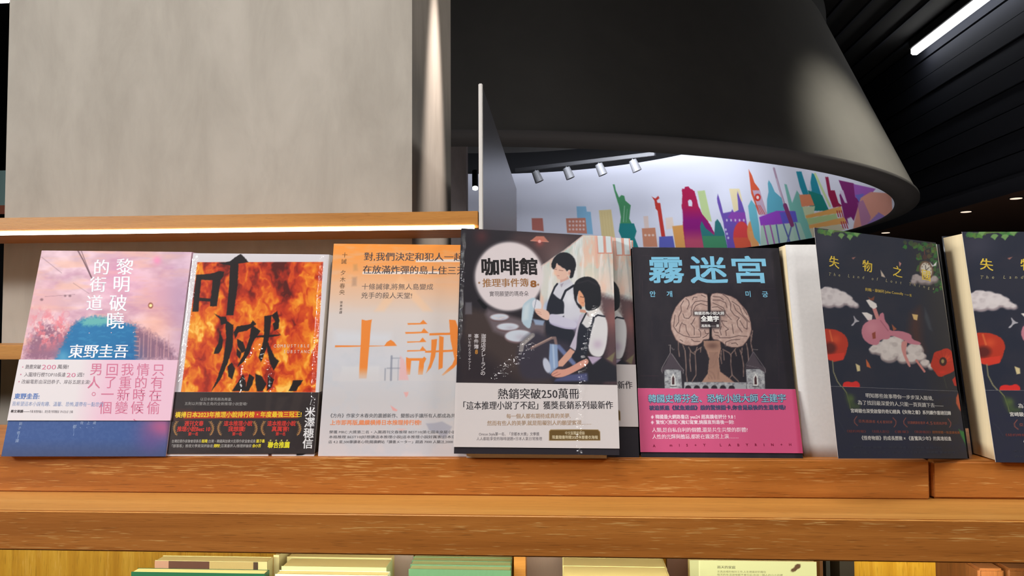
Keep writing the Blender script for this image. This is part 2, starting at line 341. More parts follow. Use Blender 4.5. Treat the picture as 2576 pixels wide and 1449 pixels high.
class Print:
    """front-facing printed slab covering u0..u1 x v0..v1 of a sheet"""
    def __init__(s, sh, u0=0, u1=1, v0=0, v1=1, d=0.0, th=0.0005, step=1.45, base=(200, 200, 200)):
        s.sh = sh; s.d = d; s.th = th; s.r = (u0, u1, v0, v1)
        q = sh.quad; wpx = np.hypot(q[1][0] - q[0][0], q[1][1] - q[0][1]) * (u1 - u0); hpx = abs(q[3][1] - q[0][1]) * (v1 - v0)
        s.nx = max(2, int(wpx / step)); s.ny = max(2, int(hpx / step))
        U, W = np.meshgrid(np.linspace(u0, u1, s.nx + 1), np.linspace(v0, v1, s.ny + 1))
        s.U = U.ravel(); s.W = W.ravel()
        s.p = Paint(happly(sh.H, np.stack([s.U, s.W], -1)), base)
        s.tv = []; s.tt = []; s.tc = []; s.n = 0; s.lay = 0
    ys = 0.0
    def tf(s, *a): s.p.tf = (a[0], a[1] + s.ys, a[2])
    def _add(s, M, T, c):                    # M: points in sheet millimetre plane (metres)
        uv = M / np.array([s.sh.w, s.sh.h]); s.lay += 1
        u0, u1, v0, v1 = s.r
        uv = np.stack([np.clip(uv[:, 0], u0, u1), np.clip(uv[:, 1], v0, v1)], -1)
        P = s.sh.S(uv[:, 0], uv[:, 1], s.d) + s.sh.n * (0.00006 + 0.000004 * (s.lay % 10))
        s.tv.append(P); s.tt.append(T + s.n); s.n += len(P); s.tc.append(np.tile(s2l(c), (len(P), 1)))
    def _mm(s, p): return s.sh.uv(s.p.x(p)) * np.array([s.sh.w, s.sh.h])
    def _scale(s):
        q = s.sh.quad; return s.sh.h / (abs(q[3][1] - q[0][1]) * s.p.tf[2])
    def text(s, t, x0, y0, x1, y1, h, c, m=0.0, b=0.0, out=None, slant=0.0):
        """t fitted between the left middle and the right middle; m widens upright strokes, b thickens all"""
        V, T = glyphs(t, 0.0)
        if len(V) == 0: return
        A, B = s._mm(np.array([[x0, y0], [x1, y1]], float)); ex = B - A; W = np.linalg.norm(ex); ex = ex / W; ey = np.array([-ex[1], ex[0]])
        hh = h * s._scale(); X0, X1 = V[:, 0].min(), V[:, 0].max()
        gx = (V[:, 0] - X0) / (X1 - X0) * W; gy = ((V[:, 1] - CJK_Y0) / (CJK_Y1 - CJK_Y0) - 0.5) * hh
        gx = gx + slant * gy
        def put(dx, dy, cc): s._add(A + np.outer(gx + dx * hh, ex) + np.outer(gy + dy * hh, ey), T, cc)
        if out is not None:
            for dx, dy in ((-.07, -.04), (.07, -.04), (0, .06), (0, -.08)): put(dx, dy, out)
            s.lay += 4
        put(0, 0, c)
        if m:
            put(m, 0, c)
            if m > 0.05: put(m / 2, 0, c)
        if b:
            for dx, dy in ((b, 0), (0, b), (b, b)): put(dx, dy, c)
    def chars(s, t, pts, size, c, m=0.0, b=0.0, sx=1.0, rot=0.0, sk=0.0):
        """single characters, each centred on its own point"""
        k = s._scale()
        for ch, (x, y) in zip(t, pts):
            V, T = glyphs(ch, 0.0)
            if len(V) == 0: continue
            C0 = s._mm(np.array([[x, y]], float))[0]
            if ord(ch) > 0x2E00: cx_ = (CJK_X0 + CJK_X1) / 2
            else: cx_ = (V[:, 0].min() + V[:, 0].max()) / 2
            S_ = size * k / (CJK_Y1 - CJK_Y0)
            g = np.stack([(V[:, 0] - cx_) * sx, V[:, 1] - (CJK_Y0 + CJK_Y1) / 2], -1) * S_
            g[:, 0] += sk * g[:, 1]
            co, si = math.cos(rot), math.sin(rot); g = np.stack([g[:, 0] * co - g[:, 1] * si, g[:, 0] * si + g[:, 1] * co], -1)
            offs = [(0, 0)]
            if m: offs += [(m, 0), (m / 2, 0)]
            if b: offs += [(b, 0), (0, b), (b, b), (b / 2, b / 2)]
            for dx, dy in offs: s._add(C0 + g + np.array([dx, dy]) * size * k, T, c)
    def column(s, t, x0, y0, x1, y1, size, c, **kw):
        n = len(t); s.chars(t, [(x0 + (x1 - x0) * i / max(1, n - 1), y0 + (y1 - y0) * i / max(1, n - 1)) for i in range(n)], size, c, **kw)
    def row(s, t, x0, y0, x1, y1, size, c, **kw): s.column(t, x0, y0, x1, y1, size, c, **kw)
    def mesh(s, name, org, back=(225, 220, 215)):
        nx, ny = s.nx + 1, s.ny + 1; V = s.sh.S(s.U, s.W, s.d); C = s2l(np.clip(s.p.C, 0, 255))
        i = (np.arange(ny - 1)[:, None] * nx + np.arange(nx - 1)[None]).ravel()
        Q = np.stack([i, i + 1, i + 1 + nx, i + nx], -1)
        # rim and back
        ring = np.concatenate([np.arange(nx), np.arange(1, ny) * nx + nx - 1, (ny - 1) * nx + np.arange(nx - 2, -1, -1), np.arange(ny - 2, 0, -1) * nx])
        o1 = len(V); R0 = V[ring]; R1 = s.sh.S(s.U[ring], s.W[ring], s.d + s.th); bc = np.tile(s2l(back), (len(ring), 1))
        k = np.arange(len(ring)); k2 = np.roll(k, -1)
        Qs = np.stack([o1 + k2, o1 + k, o1 + len(ring) + k, o1 + len(ring) + k2], -1)
        o2 = o1 + 2 * len(ring); cr = [0, nx - 1, nx * ny - 1, (ny - 1) * nx]; u0, u1, v0, v1 = s.r; G = 25
        GU, GW = np.meshgrid(np.linspace(u0, u1, G), np.linspace(v0, v1, G)); B4 = s.sh.S(GU.ravel(), GW.ravel(), s.d + s.th)
        g = (np.arange(G - 1)[:, None] * G + np.arange(G - 1)[None]).ravel() + o2
        Qb = np.stack([g + 1, g, g + G, g + G + 1], -1)
        Vs = [V, R0, R1, B4]; Cs = [C, bc, bc, np.tile(s2l(back), (G * G, 1))]; off = o2 + G * G
        Ts = np.zeros((0, 3), int)
        if s.tv: Vs += s.tv; Cs += s.tc; Ts = np.concatenate(s.tt) + off
        me = fastmesh(name, np.concatenate(Vs) - np.asarray(org), np.concatenate([Q, Qs, Qb]), Ts, np.concatenate(Cs))
        return me

# ------------------------------------------------------------------ materials
M_oak_face = woodmat('oak_face', (152, 88, 32), (174, 105, 42), (192, 122, 54), 0, 0.55)
M_oak_top_lit = woodmat('oak_top_lit', (184, 124, 54), (198, 138, 64), (208, 150, 76), 0, 0.12)  # lighter oak: the stronger light on upward faces is put into the colour
M_oak_back = woodmat('oak_back', (170, 112, 48), (184, 126, 58), (196, 138, 66), 0, 0.08)
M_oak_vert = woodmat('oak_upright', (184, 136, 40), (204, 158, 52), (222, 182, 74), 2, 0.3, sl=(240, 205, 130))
M_oak_dark = woodmat('oak_block', (104, 62, 30), (122, 74, 38), (140, 88, 46), 2, 0.1)
M_plaster = plastermat('grey_plaster', (158, 151, 141), (176, 169, 159), (5, 5, 1.8))
M_plaster_shaded = plastermat('grey_plaster_shaded', (122, 113, 107), (134, 125, 118), (4, 4, 1.2))  # pillar plaster with the shade of its side face put into the colour
M_black = flat((26, 26, 29), 0.85, name='black_paint')
M_black2 = flat((30, 31, 37), 0.85, name='black_slat')
M_drum = plastermat('drum_grey', (74, 72, 71), (80, 78, 76), (1, 1, 1), 0.9)
M_rim = flat((62, 60, 62), 0.8, name='drum_rim')
M_brown = flat((84, 56, 42), 0.75, name='brown_ceiling')
M_pages = pagemat('cream_pages', (226, 207, 168))
M_pages_w = pagemat('white_pages', (214, 210, 206))
M_fly = flat((204, 201, 199), 0.7, name='flyleaf_paper')
M_print = printmat('printed_matte', 0.6, 0.22)
M_gloss = printmat('printed_gloss', 0.4, 0.3, 0.1, 0.12)
M_wallp = printmat('mural_print', 0.75, 0.2)
def filmmat(name, amt=1.0, rough=0.06):
    m, nt, b = newmat(name); N = nt.nodes; L = nt.links; N.remove(b)
    out = N['Material Output']; tr = N.new('ShaderNodeBsdfTransparent'); gl = N.new('ShaderNodeBsdfGlossy'); gl.inputs['Roughness'].default_value = rough
    lw = N.new('ShaderNodeLayerWeight'); pw = N.new('ShaderNodeMath'); pw.operation = 'POWER'; pw.inputs[1].default_value = 4.0; L.new(lw.outputs['Facing'], pw.inputs[0])
    mu = N.new('ShaderNodeMath'); mu.operation = 'MULTIPLY_ADD'; mu.inputs[1].default_value = 0.6 * amt; mu.inputs[2].default_value = 0.05 * amt; mu.use_clamp = True; L.new(pw.outputs[0], mu.inputs[0])
    mx = N.new('ShaderNodeMixShader'); L.new(mu.outputs[0], mx.inputs[0]); L.new(tr.outputs[0], mx.inputs[1]); L.new(gl.outputs[0], mx.inputs[2])
    L.new(mx.outputs[0], out.inputs['Surface']); return m
M_film = filmmat('clear_shrink_wrap')

# ------------------------------------------------------------------ the room
LEDGE = -0.121
FL = -EYE
structure(boxo('floor', -6, 9, -3.2, 17, FL - 0.05, FL, plastermat('floor_stone', (92, 86, 80), (112, 106, 98))))
structure(boxo('ceiling', -6, 9, -3.2, 17, 2.86, 2.95, M_black))
structure(boxo('wall_back', -6, 9, 16.9, 17, FL, 2.86, M_black))
structure(boxo('wall_left', -6.1, -6, -3.2, 17, FL, 2.86, M_black))
structure(boxo('wall_right', 9, 9.1, -3.2, 17, FL, 2.86, M_black))
structure(boxo('wall_front', -6, 9, -3.3, -3.2, FL, 2.86, flat((70, 66, 62), 0.9)))
# lowered brown ceiling on the right, with its black fascia (long boards seen as faint lines)
structure(boxo('ceiling_lowered', 4.12, 8.99, 3.0, 16.89, 1.15, 1.20, M_brown))
mb = MB()
for i in range(9): mb.box(3.72 + 0.012 * (i % 2), 3.80, 2.0, 16.8, 1.18 + i * 0.185, 1.18 + i * 0.185 + 0.172)
mb.box(3.76, 3.84, 2.0, 16.8, 1.16, 2.86); mb.box(3.70, 4.12, 2.0, 16.8, 1.15, 1.18)
structure(link('trim_fascia', mb.mesh('trim_fascia'), flat((46, 49, 60), 0.8, spec=0.2, name='fascia_board'), None, (0, 0, EYE)))
mb = MB()
for i in range(7): mb.box(2.0 + i * 0.26, 2.03 + i * 0.26, -1.0, 16.0, 2.835, 2.862)
structure(link('trim_ceiling', mb.mesh('trim_ceiling'), flat((42, 44, 52), 0.8, spec=0.2, name='ceiling_batten'), None, (0, 0, EYE)))

# round drum: a great lampshade-like ring; outside grey, flat black rim, picture inside
DC = (-0.90, 8.42); R1, R2 = 4.12, 3.50; Z1, Z2 = 1.0, 2.32; RO1, RO2, ZO2 = 4.31, 3.52, 2.855
def ringpts(r, z, n, a0=0, a1=2 * math.pi):
    t = np.linspace(a0, a1, n); return np.stack([DC[0] + r * np.cos(t), DC[1] + r * np.sin(t), np.full(n, z)], -1)
def revolve(name, prof, mat, parent=None, n=256):
    V = []; Q = []
    for r, z in prof: V += [(r * math.cos(2 * math.pi * i / n), r * math.sin(2 * math.pi * i / n), z) for i in range(n)]
    for k in range(len(prof) - 1):
        for i in range(n): j = (i + 1) % n; Q.append((k * n + i, k * n + j, (k + 1) * n + j, (k + 1) * n + i))
    me = bpy.data.meshes.new(name); me.from_pydata(V, [], Q); me.update()
    for p in me.polygons: p.use_smooth = True
    return link(name, me, mat, parent)
drum = empty('ceiling_drum', (DC[0], DC[1], Z1), 'huge dark round drum hanging below the black ceiling, city mural inside', 'ceiling feature')
revolve('outer_shell', [(RO1, 0.028), (RO2, ZO2 - Z1)], M_drum, drum)
revolve('rim', [(RO1 + 0.004, 0.05), (RO1 + 0.004, 0.028), (R1, 0.0), (R1, 0.004)], M_rim, drum)
revolve('inner_ledge', [(R2, Z2 - Z1), (R2 + 0.1, Z2 - Z1 + 0.02), (R2 + 0.1, ZO2 - Z1)], M_black, drum)
# mural: fine band where the picture is printed, plain white for the rest of the ring
A0, A1 = -0.75, 2.2
NT, NZ = 1250, 150
TH, ZZ = np.meshgrid(np.linspace(A0, A1, NT + 1), np.linspace(Z1 + 0.004, Z2, NZ + 1))
TH = TH.ravel(); ZZ = ZZ.ravel(); RR = R1 + (R2 - R1) * (ZZ - Z1) / (Z2 - Z1)
MV = np.stack([DC[0] + RR * np.cos(TH), DC[1] + RR * np.sin(TH), ZZ], -1)
mp = Paint(proj(MV), (222, 224, 236)); mp.tf = (1280, 360, 2.5255)
def mural(p):
    P = p.poly
    W = (222, 224, 236)
    P([(145, 477), (215, 477), (222, 560), (148, 552)], (196, 120, 108))
    P([(430, 402), (490, 402), (495, 435), (520, 437), (535, 580), (440, 575)], (140, 190, 220))
    P([(363, 478), (487, 475), (497, 575), (370, 570)], (205, 135, 115))
    for i in range(5):
        for j in range(3): p.ell(387 + i * 22, 498 + j * 25, 7, 7, (232, 205, 200))
    P([(572, 427), (650, 422), (675, 600), (590, 595)], (226, 206, 150))
    for i in range(4): p.line([(590 + i * 18, 440), (605 + i * 18, 590)], (216, 190, 130), 3, 0.6)
    # torch statue
    g = (78, 148, 100)
    P([(660, 262), (672, 262), (680, 300), (700, 345), (715, 330), (733, 335), (740, 365), (775, 395), (770, 430), (765, 480), (790, 530), (705, 530), (712, 470), (700, 400), (690, 370), (672, 310)], g)
    p.line([(735, 400), (728, 500)], (180, 215, 190), 5, 0.7); p.line([(752, 420), (745, 500)], (150, 195, 165), 4, 0.6)
    P([(705, 510), (795, 510), (812, 560), (800, 600), (830, 680), (700, 680), (715, 600), (698, 560)], (40, 130, 130))
    P([(855, 465), (885, 462), (890, 540), (862, 540)], (226, 205, 195)); P([(845, 542), (930, 537), (945, 660), (855, 660)], (206, 140, 110))
    for i in range(3): p.ell(868 + i * 24, 585, 8, 7, (232, 205, 190))
    # winged column
    r = (196, 62, 54)
    P([(930, 380), (962, 380), (995, 600), (970, 600), (945, 430), (932, 415)], r); P([(908, 340), (930, 352), (950, 335), (957, 350), (940, 365), (950, 400), (930, 400), (925, 365)], r)
    P([(995, 475), (1040, 470), (1050, 540), (1000, 550)], (232, 214, 200))
    P([(955, 595), (1042, 590), (1055, 665), (955, 665)], (96, 100, 180)); P([(1038, 528), (1110, 520), (1135, 670), (1060, 665)], (222, 160, 90))
    # magenta gate ruin
    P([(1100, 290), (1115, 290), (1118, 278), (1140, 275), (1155, 290), (1180, 305), (1192, 345), (1205, 400), (1228, 450), (1262, 490), (1285, 530), (1310, 580), (1310, 670), (1125, 670), (1105, 520), (1108, 460), (1098, 400), (1102, 350)], (176, 34, 80), rag=1.2)
    X, Y = p.L(); m = p.inpoly([(1100, 290), (1140, 275), (1192, 345), (1228, 450), (1310, 580), (1310, 670), (1125, 670), (1098, 400)]) * np.clip((Y - 400) / 90, 0, 1)
    p.mix(np.arange(len(p.P)), (132, 28, 120), m * 0.9); m2 = p.inpoly([(1100, 290), (1140, 275), (1192, 345), (1228, 450), (1310, 580), (1310, 670), (1125, 670), (1098, 400)]) * np.clip((Y - 540) / 80, 0, 1)
    p.mix(np.arange(len(p.P)), (190, 84, 104), m2 * 0.9)
    P([(1138, 368), (1148, 358), (1160, 362), (1166, 380), (1164, 402), (1142, 400)], W)
    P([(1198, 305), (1245, 300), (1290, 500), (1262, 490), (1228, 450)], (192, 212, 150))
    P([(1215, 530), (1225, 495), (1250, 540), (1305, 585), (1310, 500), (1325, 482), (1345, 510), (1370, 570), (1390, 670), (1240, 670)], (50, 120, 120)); P([(1230, 590), (1370, 590), (1385, 670), (1240, 670)], (70, 140, 100))
    # violet cathedral
    v = (110, 84, 172)
    P([(1322, 350), (1328, 322), (1336, 345), (1350, 395), (1362, 445), (1412, 435), (1420, 420), (1430, 440), (1458, 425), (1455, 370), (1450, 330), (1453, 303), (1462, 330), (1478, 370), (1500, 440), (1520, 560), (1535, 670), (1390, 670), (1362, 500), (1340, 430), (1326, 380)], v)
    P([(1400, 290), (1465, 290), (1485, 370), (1478, 372), (1462, 330), (1453, 303), (1450, 330), (1458, 425), (1430, 436)], (230, 215, 170))
    P([(1415, 437), (1500, 440), (1515, 540), (1430, 500), (1390, 470)], (150, 70, 170), 0.8)
    for i in range(5): p.ell(1385 + i * 27, 490, 5, 8, (214, 200, 225))
    for i in range(3): p.ell(1378 + i * 8, 550 + i * 26, 6, 8, (205, 200, 230))
    p.ell(1478, 590, 52, 92, (214, 70, 70)); P([(1425, 600), (1530, 600), (1545, 672), (1440, 672)], (216, 92, 66)); p.ell(1550, 560, 36, 75, (226, 150, 88)); P([(1525, 560), (1585, 560), (1590, 665), (1545, 670)], (226, 160, 100))
    # teal blocks, clock tower
    P([(1520, 400), (1540, 360), (1570, 400), (1590, 520), (1600, 650), (1560, 600), (1530, 480)], (110, 185, 200))
    P([(1523, 165), (1545, 205), (1560, 250), (1590, 290), (1640, 450), (1590, 455), (1540, 320), (1530, 230)], (214, 92, 60))
    P([(1548, 300), (1595, 300), (1640, 455), (1596, 460)], (196, 170, 190)); p.ell(1581, 345, 20, 24, (205, 60, 50)); p.ell(1581, 345, 9, 11, (240, 220, 215))
    for k in range(4): p.line([(1568 + k * 9, 395), (1590 + k * 12, 450)], (205, 80, 70), 4)
    P([(1645, 255), (1652, 235), (1668, 260), (1690, 310), (1735, 350), (1750, 420), (1760, 470), (1640, 470), (1640, 360), (1650, 310)], (96, 172, 192))
    P([(1750, 260), (1765, 262), (1800, 380), (1830, 300), (1850, 330), (1900, 450), (1930, 600), (1820, 640), (1780, 400)], (120, 184, 170))
    P([(1590, 470), (1700, 430), (1820, 432), (1835, 500), (1740, 515), (1600, 525)], (150, 70, 190)); P([(1720, 440), (1820, 432), (1835, 500), (1740, 512)], (84, 96, 190), 0.8)
    P([(1600, 525), (1850, 505), (1900, 640), (1600, 665)], (170, 200, 180), 0.9)
    for a, b in (((1620, 520), (1650, 655)), ((1660, 520), (1690, 650)), ((1700, 520), (1720, 640)), ((1745, 515), (1790, 640)), ((1800, 510), (1770, 630)), ((1820, 510), (1850, 620))):
        p.line([a, b], (160, 90, 160) if a[0] < 1690 else (90, 100, 160), 9)
    # lattice tower
    p.line([(1684, 160), (1720, 290), (1755, 400)], (176, 150, 170), 13); p.line([(1755, 395), (1800, 520)], (130, 60, 110), 26)
    p.line([(1700, 225), (1745, 380)], (220, 205, 215), 3)
    # sail-shaped towers
    P([(1825, 180), (1860, 180), (1905, 320), (1925, 190), (1945, 200), (1985, 330), (2035, 430), (1940, 430), (1890, 380), (1850, 280)], (38, 140, 160)); P([(1860, 185), (1905, 185), (1925, 300), (1905, 325)], W, 0.8)
    P([(1900, 300), (1990, 330), (2035, 430), (1930, 430)], (30, 130, 120)); p.line([(1945, 195), (2040, 400)], (200, 220, 160), 14)
    P([(1845, 328), (1915, 325), (1942, 395), (1860, 405)], (226, 140, 100)); P([(1865, 405), (1945, 400), (1935, 470), (1885, 480)], (200, 212, 170))
    P([(1885, 460), (2110, 402), (2120, 440), (1890, 478)], (228, 168, 92)); P([(1905, 520), (2130, 470), (2150, 510), (1910, 545)], (228, 168, 96))
    P([(1890, 480), (2080, 448), (2090, 480), (1905, 520)], (176, 200, 140)); P([(1910, 545), (2100, 515), (2140, 550), (1930, 600)], (206, 200, 170))
    for k in range(3): p.line([(2085 + k * 14, 430), (2095 + k * 14, 468)], (180, 60, 70), 7); p.line([(2112 + k * 14, 500), (2125 + k * 14, 540)], (180, 60, 80), 7)
    P([(2010, 215), (2030, 215), (2045, 300), (2070, 300), (2095, 380), (2120, 400), (2060, 410), (2030, 330)], (150, 30, 70))
    P([(2040, 225), (2110, 225), (2120, 300), (2070, 300)], W)
    P([(2095, 235), (2190, 255), (2240, 330), (2215, 420), (2190, 500), (2180, 560), (2130, 470), (2100, 330), (2120, 300)], (128, 38, 110)); P([(2100, 305), (2125, 300), (2150, 380), (2135, 380)], (214, 200, 222)); 
    P([(2150, 480), (2175, 470), (2195, 500), (2200, 545), (2165, 550)], W)
    P([(2190, 260), (2330, 290), (2300, 330), (2240, 365), (2200, 345)], (160, 92, 180)); P([(2200, 330), (2260, 320), (2225, 375)], (110, 110, 190))
    P([(2215, 420), (2235, 350), (2300, 310), (2430, 320), (2440, 480), (2300, 540), (2180, 590), (2195, 500)], (214, 150, 130)); P([(2215, 380), (2250, 360), (2300, 470), (2280, 540), (2240, 530)], (160, 110, 165), 0.7)
    P([(2280, 510), (2350, 440), (2400, 470), (2280, 560)], (130, 110, 190), 0.8)
mural(mp)
i = (np.arange(NZ)[:, None] * (NT + 1) + np.arange(NT)[None]).ravel()
me = fastmesh('mural', MV - np.array([DC[0], DC[1], Z1]), np.stack([i, i + NT + 1, i + NT + 2, i + 1], -1), np.zeros((0, 3), int), s2l(np.clip(mp.C, 0, 255)))
for p_ in me.polygons: pass
mo = link('mural', me, M_wallp, drum); mo['label'] = 'white curved picture of colourful city landmarks'
t = np.linspace(A1, A0 + 2 * math.pi, 160); V = []
for k, a in enumerate(t): V += [(R1 * math.cos(a), R1 * math.sin(a), 0.004), (R2 * math.cos(a), R2 * math.sin(a), Z2 - Z1)]
me = bpy.data.meshes.new('inner_shell'); me.from_pydata(V, [], [(2 * k, 2 * k + 1, 2 * k + 3, 2 * k + 2) for k in range(159)]); me.update()
link('inner_shell', me, flat((214, 216, 226), 0.8), drum)

# pipes, ducts and track fittings above the drum's opening
PIP = flat((30, 31, 35), 0.45, name='dark_pipe')
tag(link('air_duct', MB().tube((-2.6, 0, 0), (0.9, 0.1, 0), 0.12, 28).mesh('air_duct'), PIP, None, (0, 10.3, 2.62 + EYE)), 'thick dark air duct crossing above the far side of the drum', 'duct')
tag(link('water_pipe', MB().tube((-2.4, 0, 0), (1.0, 0.2, 0), 0.045, 16).mesh('water_pipe'), flat((120, 118, 115), 0.4, name='grey_pipe'), None, (0, 10.0, 2.40 + EYE)), 'pale thin pipe running under the dark duct above the mural', 'pipe')
def track(x, y, z, n, label):
    e = empty('light_track', (x, y, z), label, 'track light')
    e.rotation_euler = (0, 0, -0.46)
    link('rail', MB().box(-1.0, 1.0, -0.03, 0.03, 0, 0.05).mesh('rail', 0.004), flat((38, 38, 40), 0.6), e)
    for k in range(n):
        q = -0.7 + 1.4 * k / max(1, n - 1); h = link('spot_head', MB().tube((q, 0, -0.02), (q + 0.05, 0.03, -0.16), 0.05, 18, 0.06).mesh('spot_head'), flat((84, 84, 86), 0.6), e)
        link('stem', MB().tube((q, 0, 0.0), (q, 0, -0.04), 0.012, 10).mesh('stem'), PIP, h)
track(0.30, 10.05, 2.06, 4, 'white spotlight track hanging over the left end of the mural')
a = at(1195, 475, 8.6)
e = empty('spotlight', tuple(a), 'small lit spotlight in the dark gap left of the grey board', 'spotlight')
link('lamp_housing', MB().tube((0, 0.02, 0.02), (-0.01, 0.10, 0.22), 0.035, 20).mesh('lamp_housing'), flat((18, 18, 20), 0.5), e)
bmo = MB().tube((0, 0.012, 0.0), (0, 0.02, 0.02), 0.030, 20); link('lamp_lens', bmo.mesh('lamp_lens'), emis((1, 1, 1), 9), e)
# column behind the shelf, seen through the gap
structure(boxo('wall_column', -0.87, -0.735, 6.0, 6.12, FL, 2.86, plastermat('column_grey', (120, 112, 112), (134, 126, 126))))

# tube lamp, downlights
e = empty('tube_lamp', (3.60, 7.93, 2.70), 'bright white linear tube lamp under the black slatted ceiling', 'ceiling lamp')
link('diffuser', MB().box(-0.035, 0.035, -3.6, 0, -0.02, 0.05).mesh('diffuser', 0.012), emis((1.0, 0.99, 0.94), 7), e)
link('housing', MB().box(-0.04, 0.04, -3.62, 0.02, 0.05, 0.16).mesh('housing', 0.004), M_black2, e)
a_ = at(9, 3, 6.0); b_ = at(4, 480, 5.0)
e = empty('ceiling_lamp', tuple(a_), 'bright lamp cut by the top left corner beside the pillar', 'ceiling lamp')
link('diffuser', MB().box(-0.16, 0.03, -0.05, 0.05, 0, 0.08).mesh('diffuser', 0.012), emis((0.9, 0.88, 1.0), 4), e)
e = empty('wall_poster', (b_[0], 5.0, b_[2] - 0.16), 'sliver of teal and red picture left of the pillar', 'poster')
link('sheet', MB().box(-0.5, 0.03, 0, 0.01, 0.06, 0.30).mesh('sheet'), flat((120, 150, 146), 0.6), e)
link('red_strip', MB().box(-0.5, 0.03, -0.001, 0.0, 0.0, 0.06).mesh('red_strip'), flat((150, 84, 62), 0.6), e)
dl = None
for k, (px, py, lab) in enumerate(((2556, 497, 'small round downlight cut by the right edge of the picture'), (2430, 531, 'small round downlight in the brown ceiling, middle of the three'), (2228, 584, 'dim downlight in the brown ceiling nearest the drum, farthest of three'))):
    d = at(px, py, 1.0); d = d * 1.15 / d[2]
    if dl is None:
        dl = empty('downlight', (d[0], d[1], 1.15), lab, 'downlight', 'downlights along the brown ceiling')
        link('lens', MB().tube((0, 0, -0.012), (0, 0, 0.0), 0.05, 24).mesh('lens'), emis((1.0, 0.78, 0.6), 1.1), dl)
        link('trim_ring', MB().tube((0, 0, -0.008), (0, 0, 0.004), 0.062, 24).mesh('trim_ring'), M_black2, dl)
    else:
        c = dl.copy(); col.objects.link(c); c.location = (d[0], d[1], 1.15 + EYE); c['label'] = lab
        for ch in list(dl.children):
            g = ch.copy(); col.objects.link(g); g.parent = c

# grey plaster pillar with the wooden wall shelves in front of it
structure(boxo('wall_pillar', -1.105, -0.284, 1.46, 1.99, FL, 2.86, M_plaster))
shelf_l = -1.30
e = empty('wall_shelf', (-0.72, 1.38, 0.166), 'upper oak wall shelf with a glowing light line, before the pillar', 'shelf')
boxo('board', shelf_l, -0.139, 1.30, 1.46, 0.166, 0.190, M_oak_back, e, 0.0008)
boxo('led_strip', shelf_l, -0.146, 1.2990, 1.3055, 0.1595, 0.1655, emis((1.0, 0.88, 0.74), 13.0), e)
boxo('bracket', shelf_l, -0.139, 1.3058, 1.4598, 0.1618, 0.1658, M_oak_back, e)
e = empty('wall_shelf', (-0.72, 1.38, -0.061), 'lower oak wall shelf, mostly hidden behind the standing books', 'shelf')
boxo('board', shelf_l, -0.139, 1.30, 1.46, -0.061, -0.036, M_oak_back, e, 0.0008)
# thin grey board standing behind, seen along its length
e = empty('divider_board', (-0.134, 1.82, -0.6), 'tall thin grey glossy board with a white front edge at shelf end', 'panel')
z_top = 0.408
boxo('panel', -0.1365, -0.1315, 1.305, 2.34, -0.6, z_top, None, e)
m, nt, b = newmat('grey_gloss'); nz = nt.nodes.new('ShaderNodeTexNoise'); nz.inputs['Scale'].default_value = 3
rp = nt.nodes.new('ShaderNodeValToRGB'); rp.color_ramp.elements[0].color = (*s2l((58, 60, 66)), 1); rp.color_ramp.elements[1].color = (*s2l((74, 76, 82)), 1)
nt.links.new(nz.outputs[0], rp.inputs[0]); nt.links.new(rp.outputs[0], b.inputs['Base Color']); b.inputs['Roughness'].default_value = 0.3; b.inputs['Specular IOR Level'].default_value = 0.3
e.children[0].data.materials.append(m)
boxo('front_edge', -0.1375, -0.1305, 1.2985, 1.305, -0.6, z_top + 0.002, flat((214, 210, 206), 0.5), e, 0.0012)
structure(boxo('wall_plinth', -0.20, -0.09, 1.52, 2.2, FL, -0.601, M_black))

# display shelf with the wooden ledge blocks in front
z_s, z_b = -0.1546, -0.1876
yF = 0.6222
def tilt(name, mat, x0, x1, y0, y1, z0, z1, label, cat, group=None, bev=0.0012):
    o = boxo(name, x0, x1, y0, y1, z0, z1, mat, None, bev); tag(o, label, cat, group); return o
s = boxo('display_shelf', -1.0, 1.15, yF, 0.99, z_b, z_s, M_oak_face, None, 0.0012)
s.data.materials.append(M_oak_top_lit)
for p_ in s.data.polygons:
    if p_.normal.z > 0.7: p_.material_index = 1  # upward face takes the oak with light painted in
tag(s, 'long oak display shelf running under the ledge and all the standing books', 'shelf')
xg = at(2338, 1200, 0.69)[0]; xg2 = at(2349, 1200, 0.69)[0]
tilt('book_ledge', M_oak_face, -1.0, xg, 0.69, 0.90, z_s, LEDGE, 'long oak ledge block on the shelf carrying most of the books', 'ledge', 'oak ledge blocks')
tilt('book_ledge', M_oak_face, xg2, 1.15, 0.6925, 0.90, z_s, LEDGE - 0.0008, 'short oak ledge block at the right, past the narrow gap', 'ledge', 'oak ledge blocks', 0.002)
# lower niche
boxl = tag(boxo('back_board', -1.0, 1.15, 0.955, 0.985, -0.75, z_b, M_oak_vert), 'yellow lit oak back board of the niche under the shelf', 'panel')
tag(boxo('niche_shelf', -1.0, 1.15, 0.64, 0.955, -0.77, -0.75, M_oak_top_lit), 'lower oak shelf board inside the niche below the display shelf', 'shelf')
x = at(1293, 1420, 0.80)[0]; x2 = at(1322, 1420, 0.80)[0]
tag(boxo('niche_divider', x, x2, 0.80, 0.95, -0.75, z_b - 0.001, M_oak_back), 'upright oak divider in the niche between green stack and pale stack', 'divider')
structure(boxo('wall_cabinet', -1.0, 1.15, 0.70, 0.95, FL, -0.771, M_oak_dark))
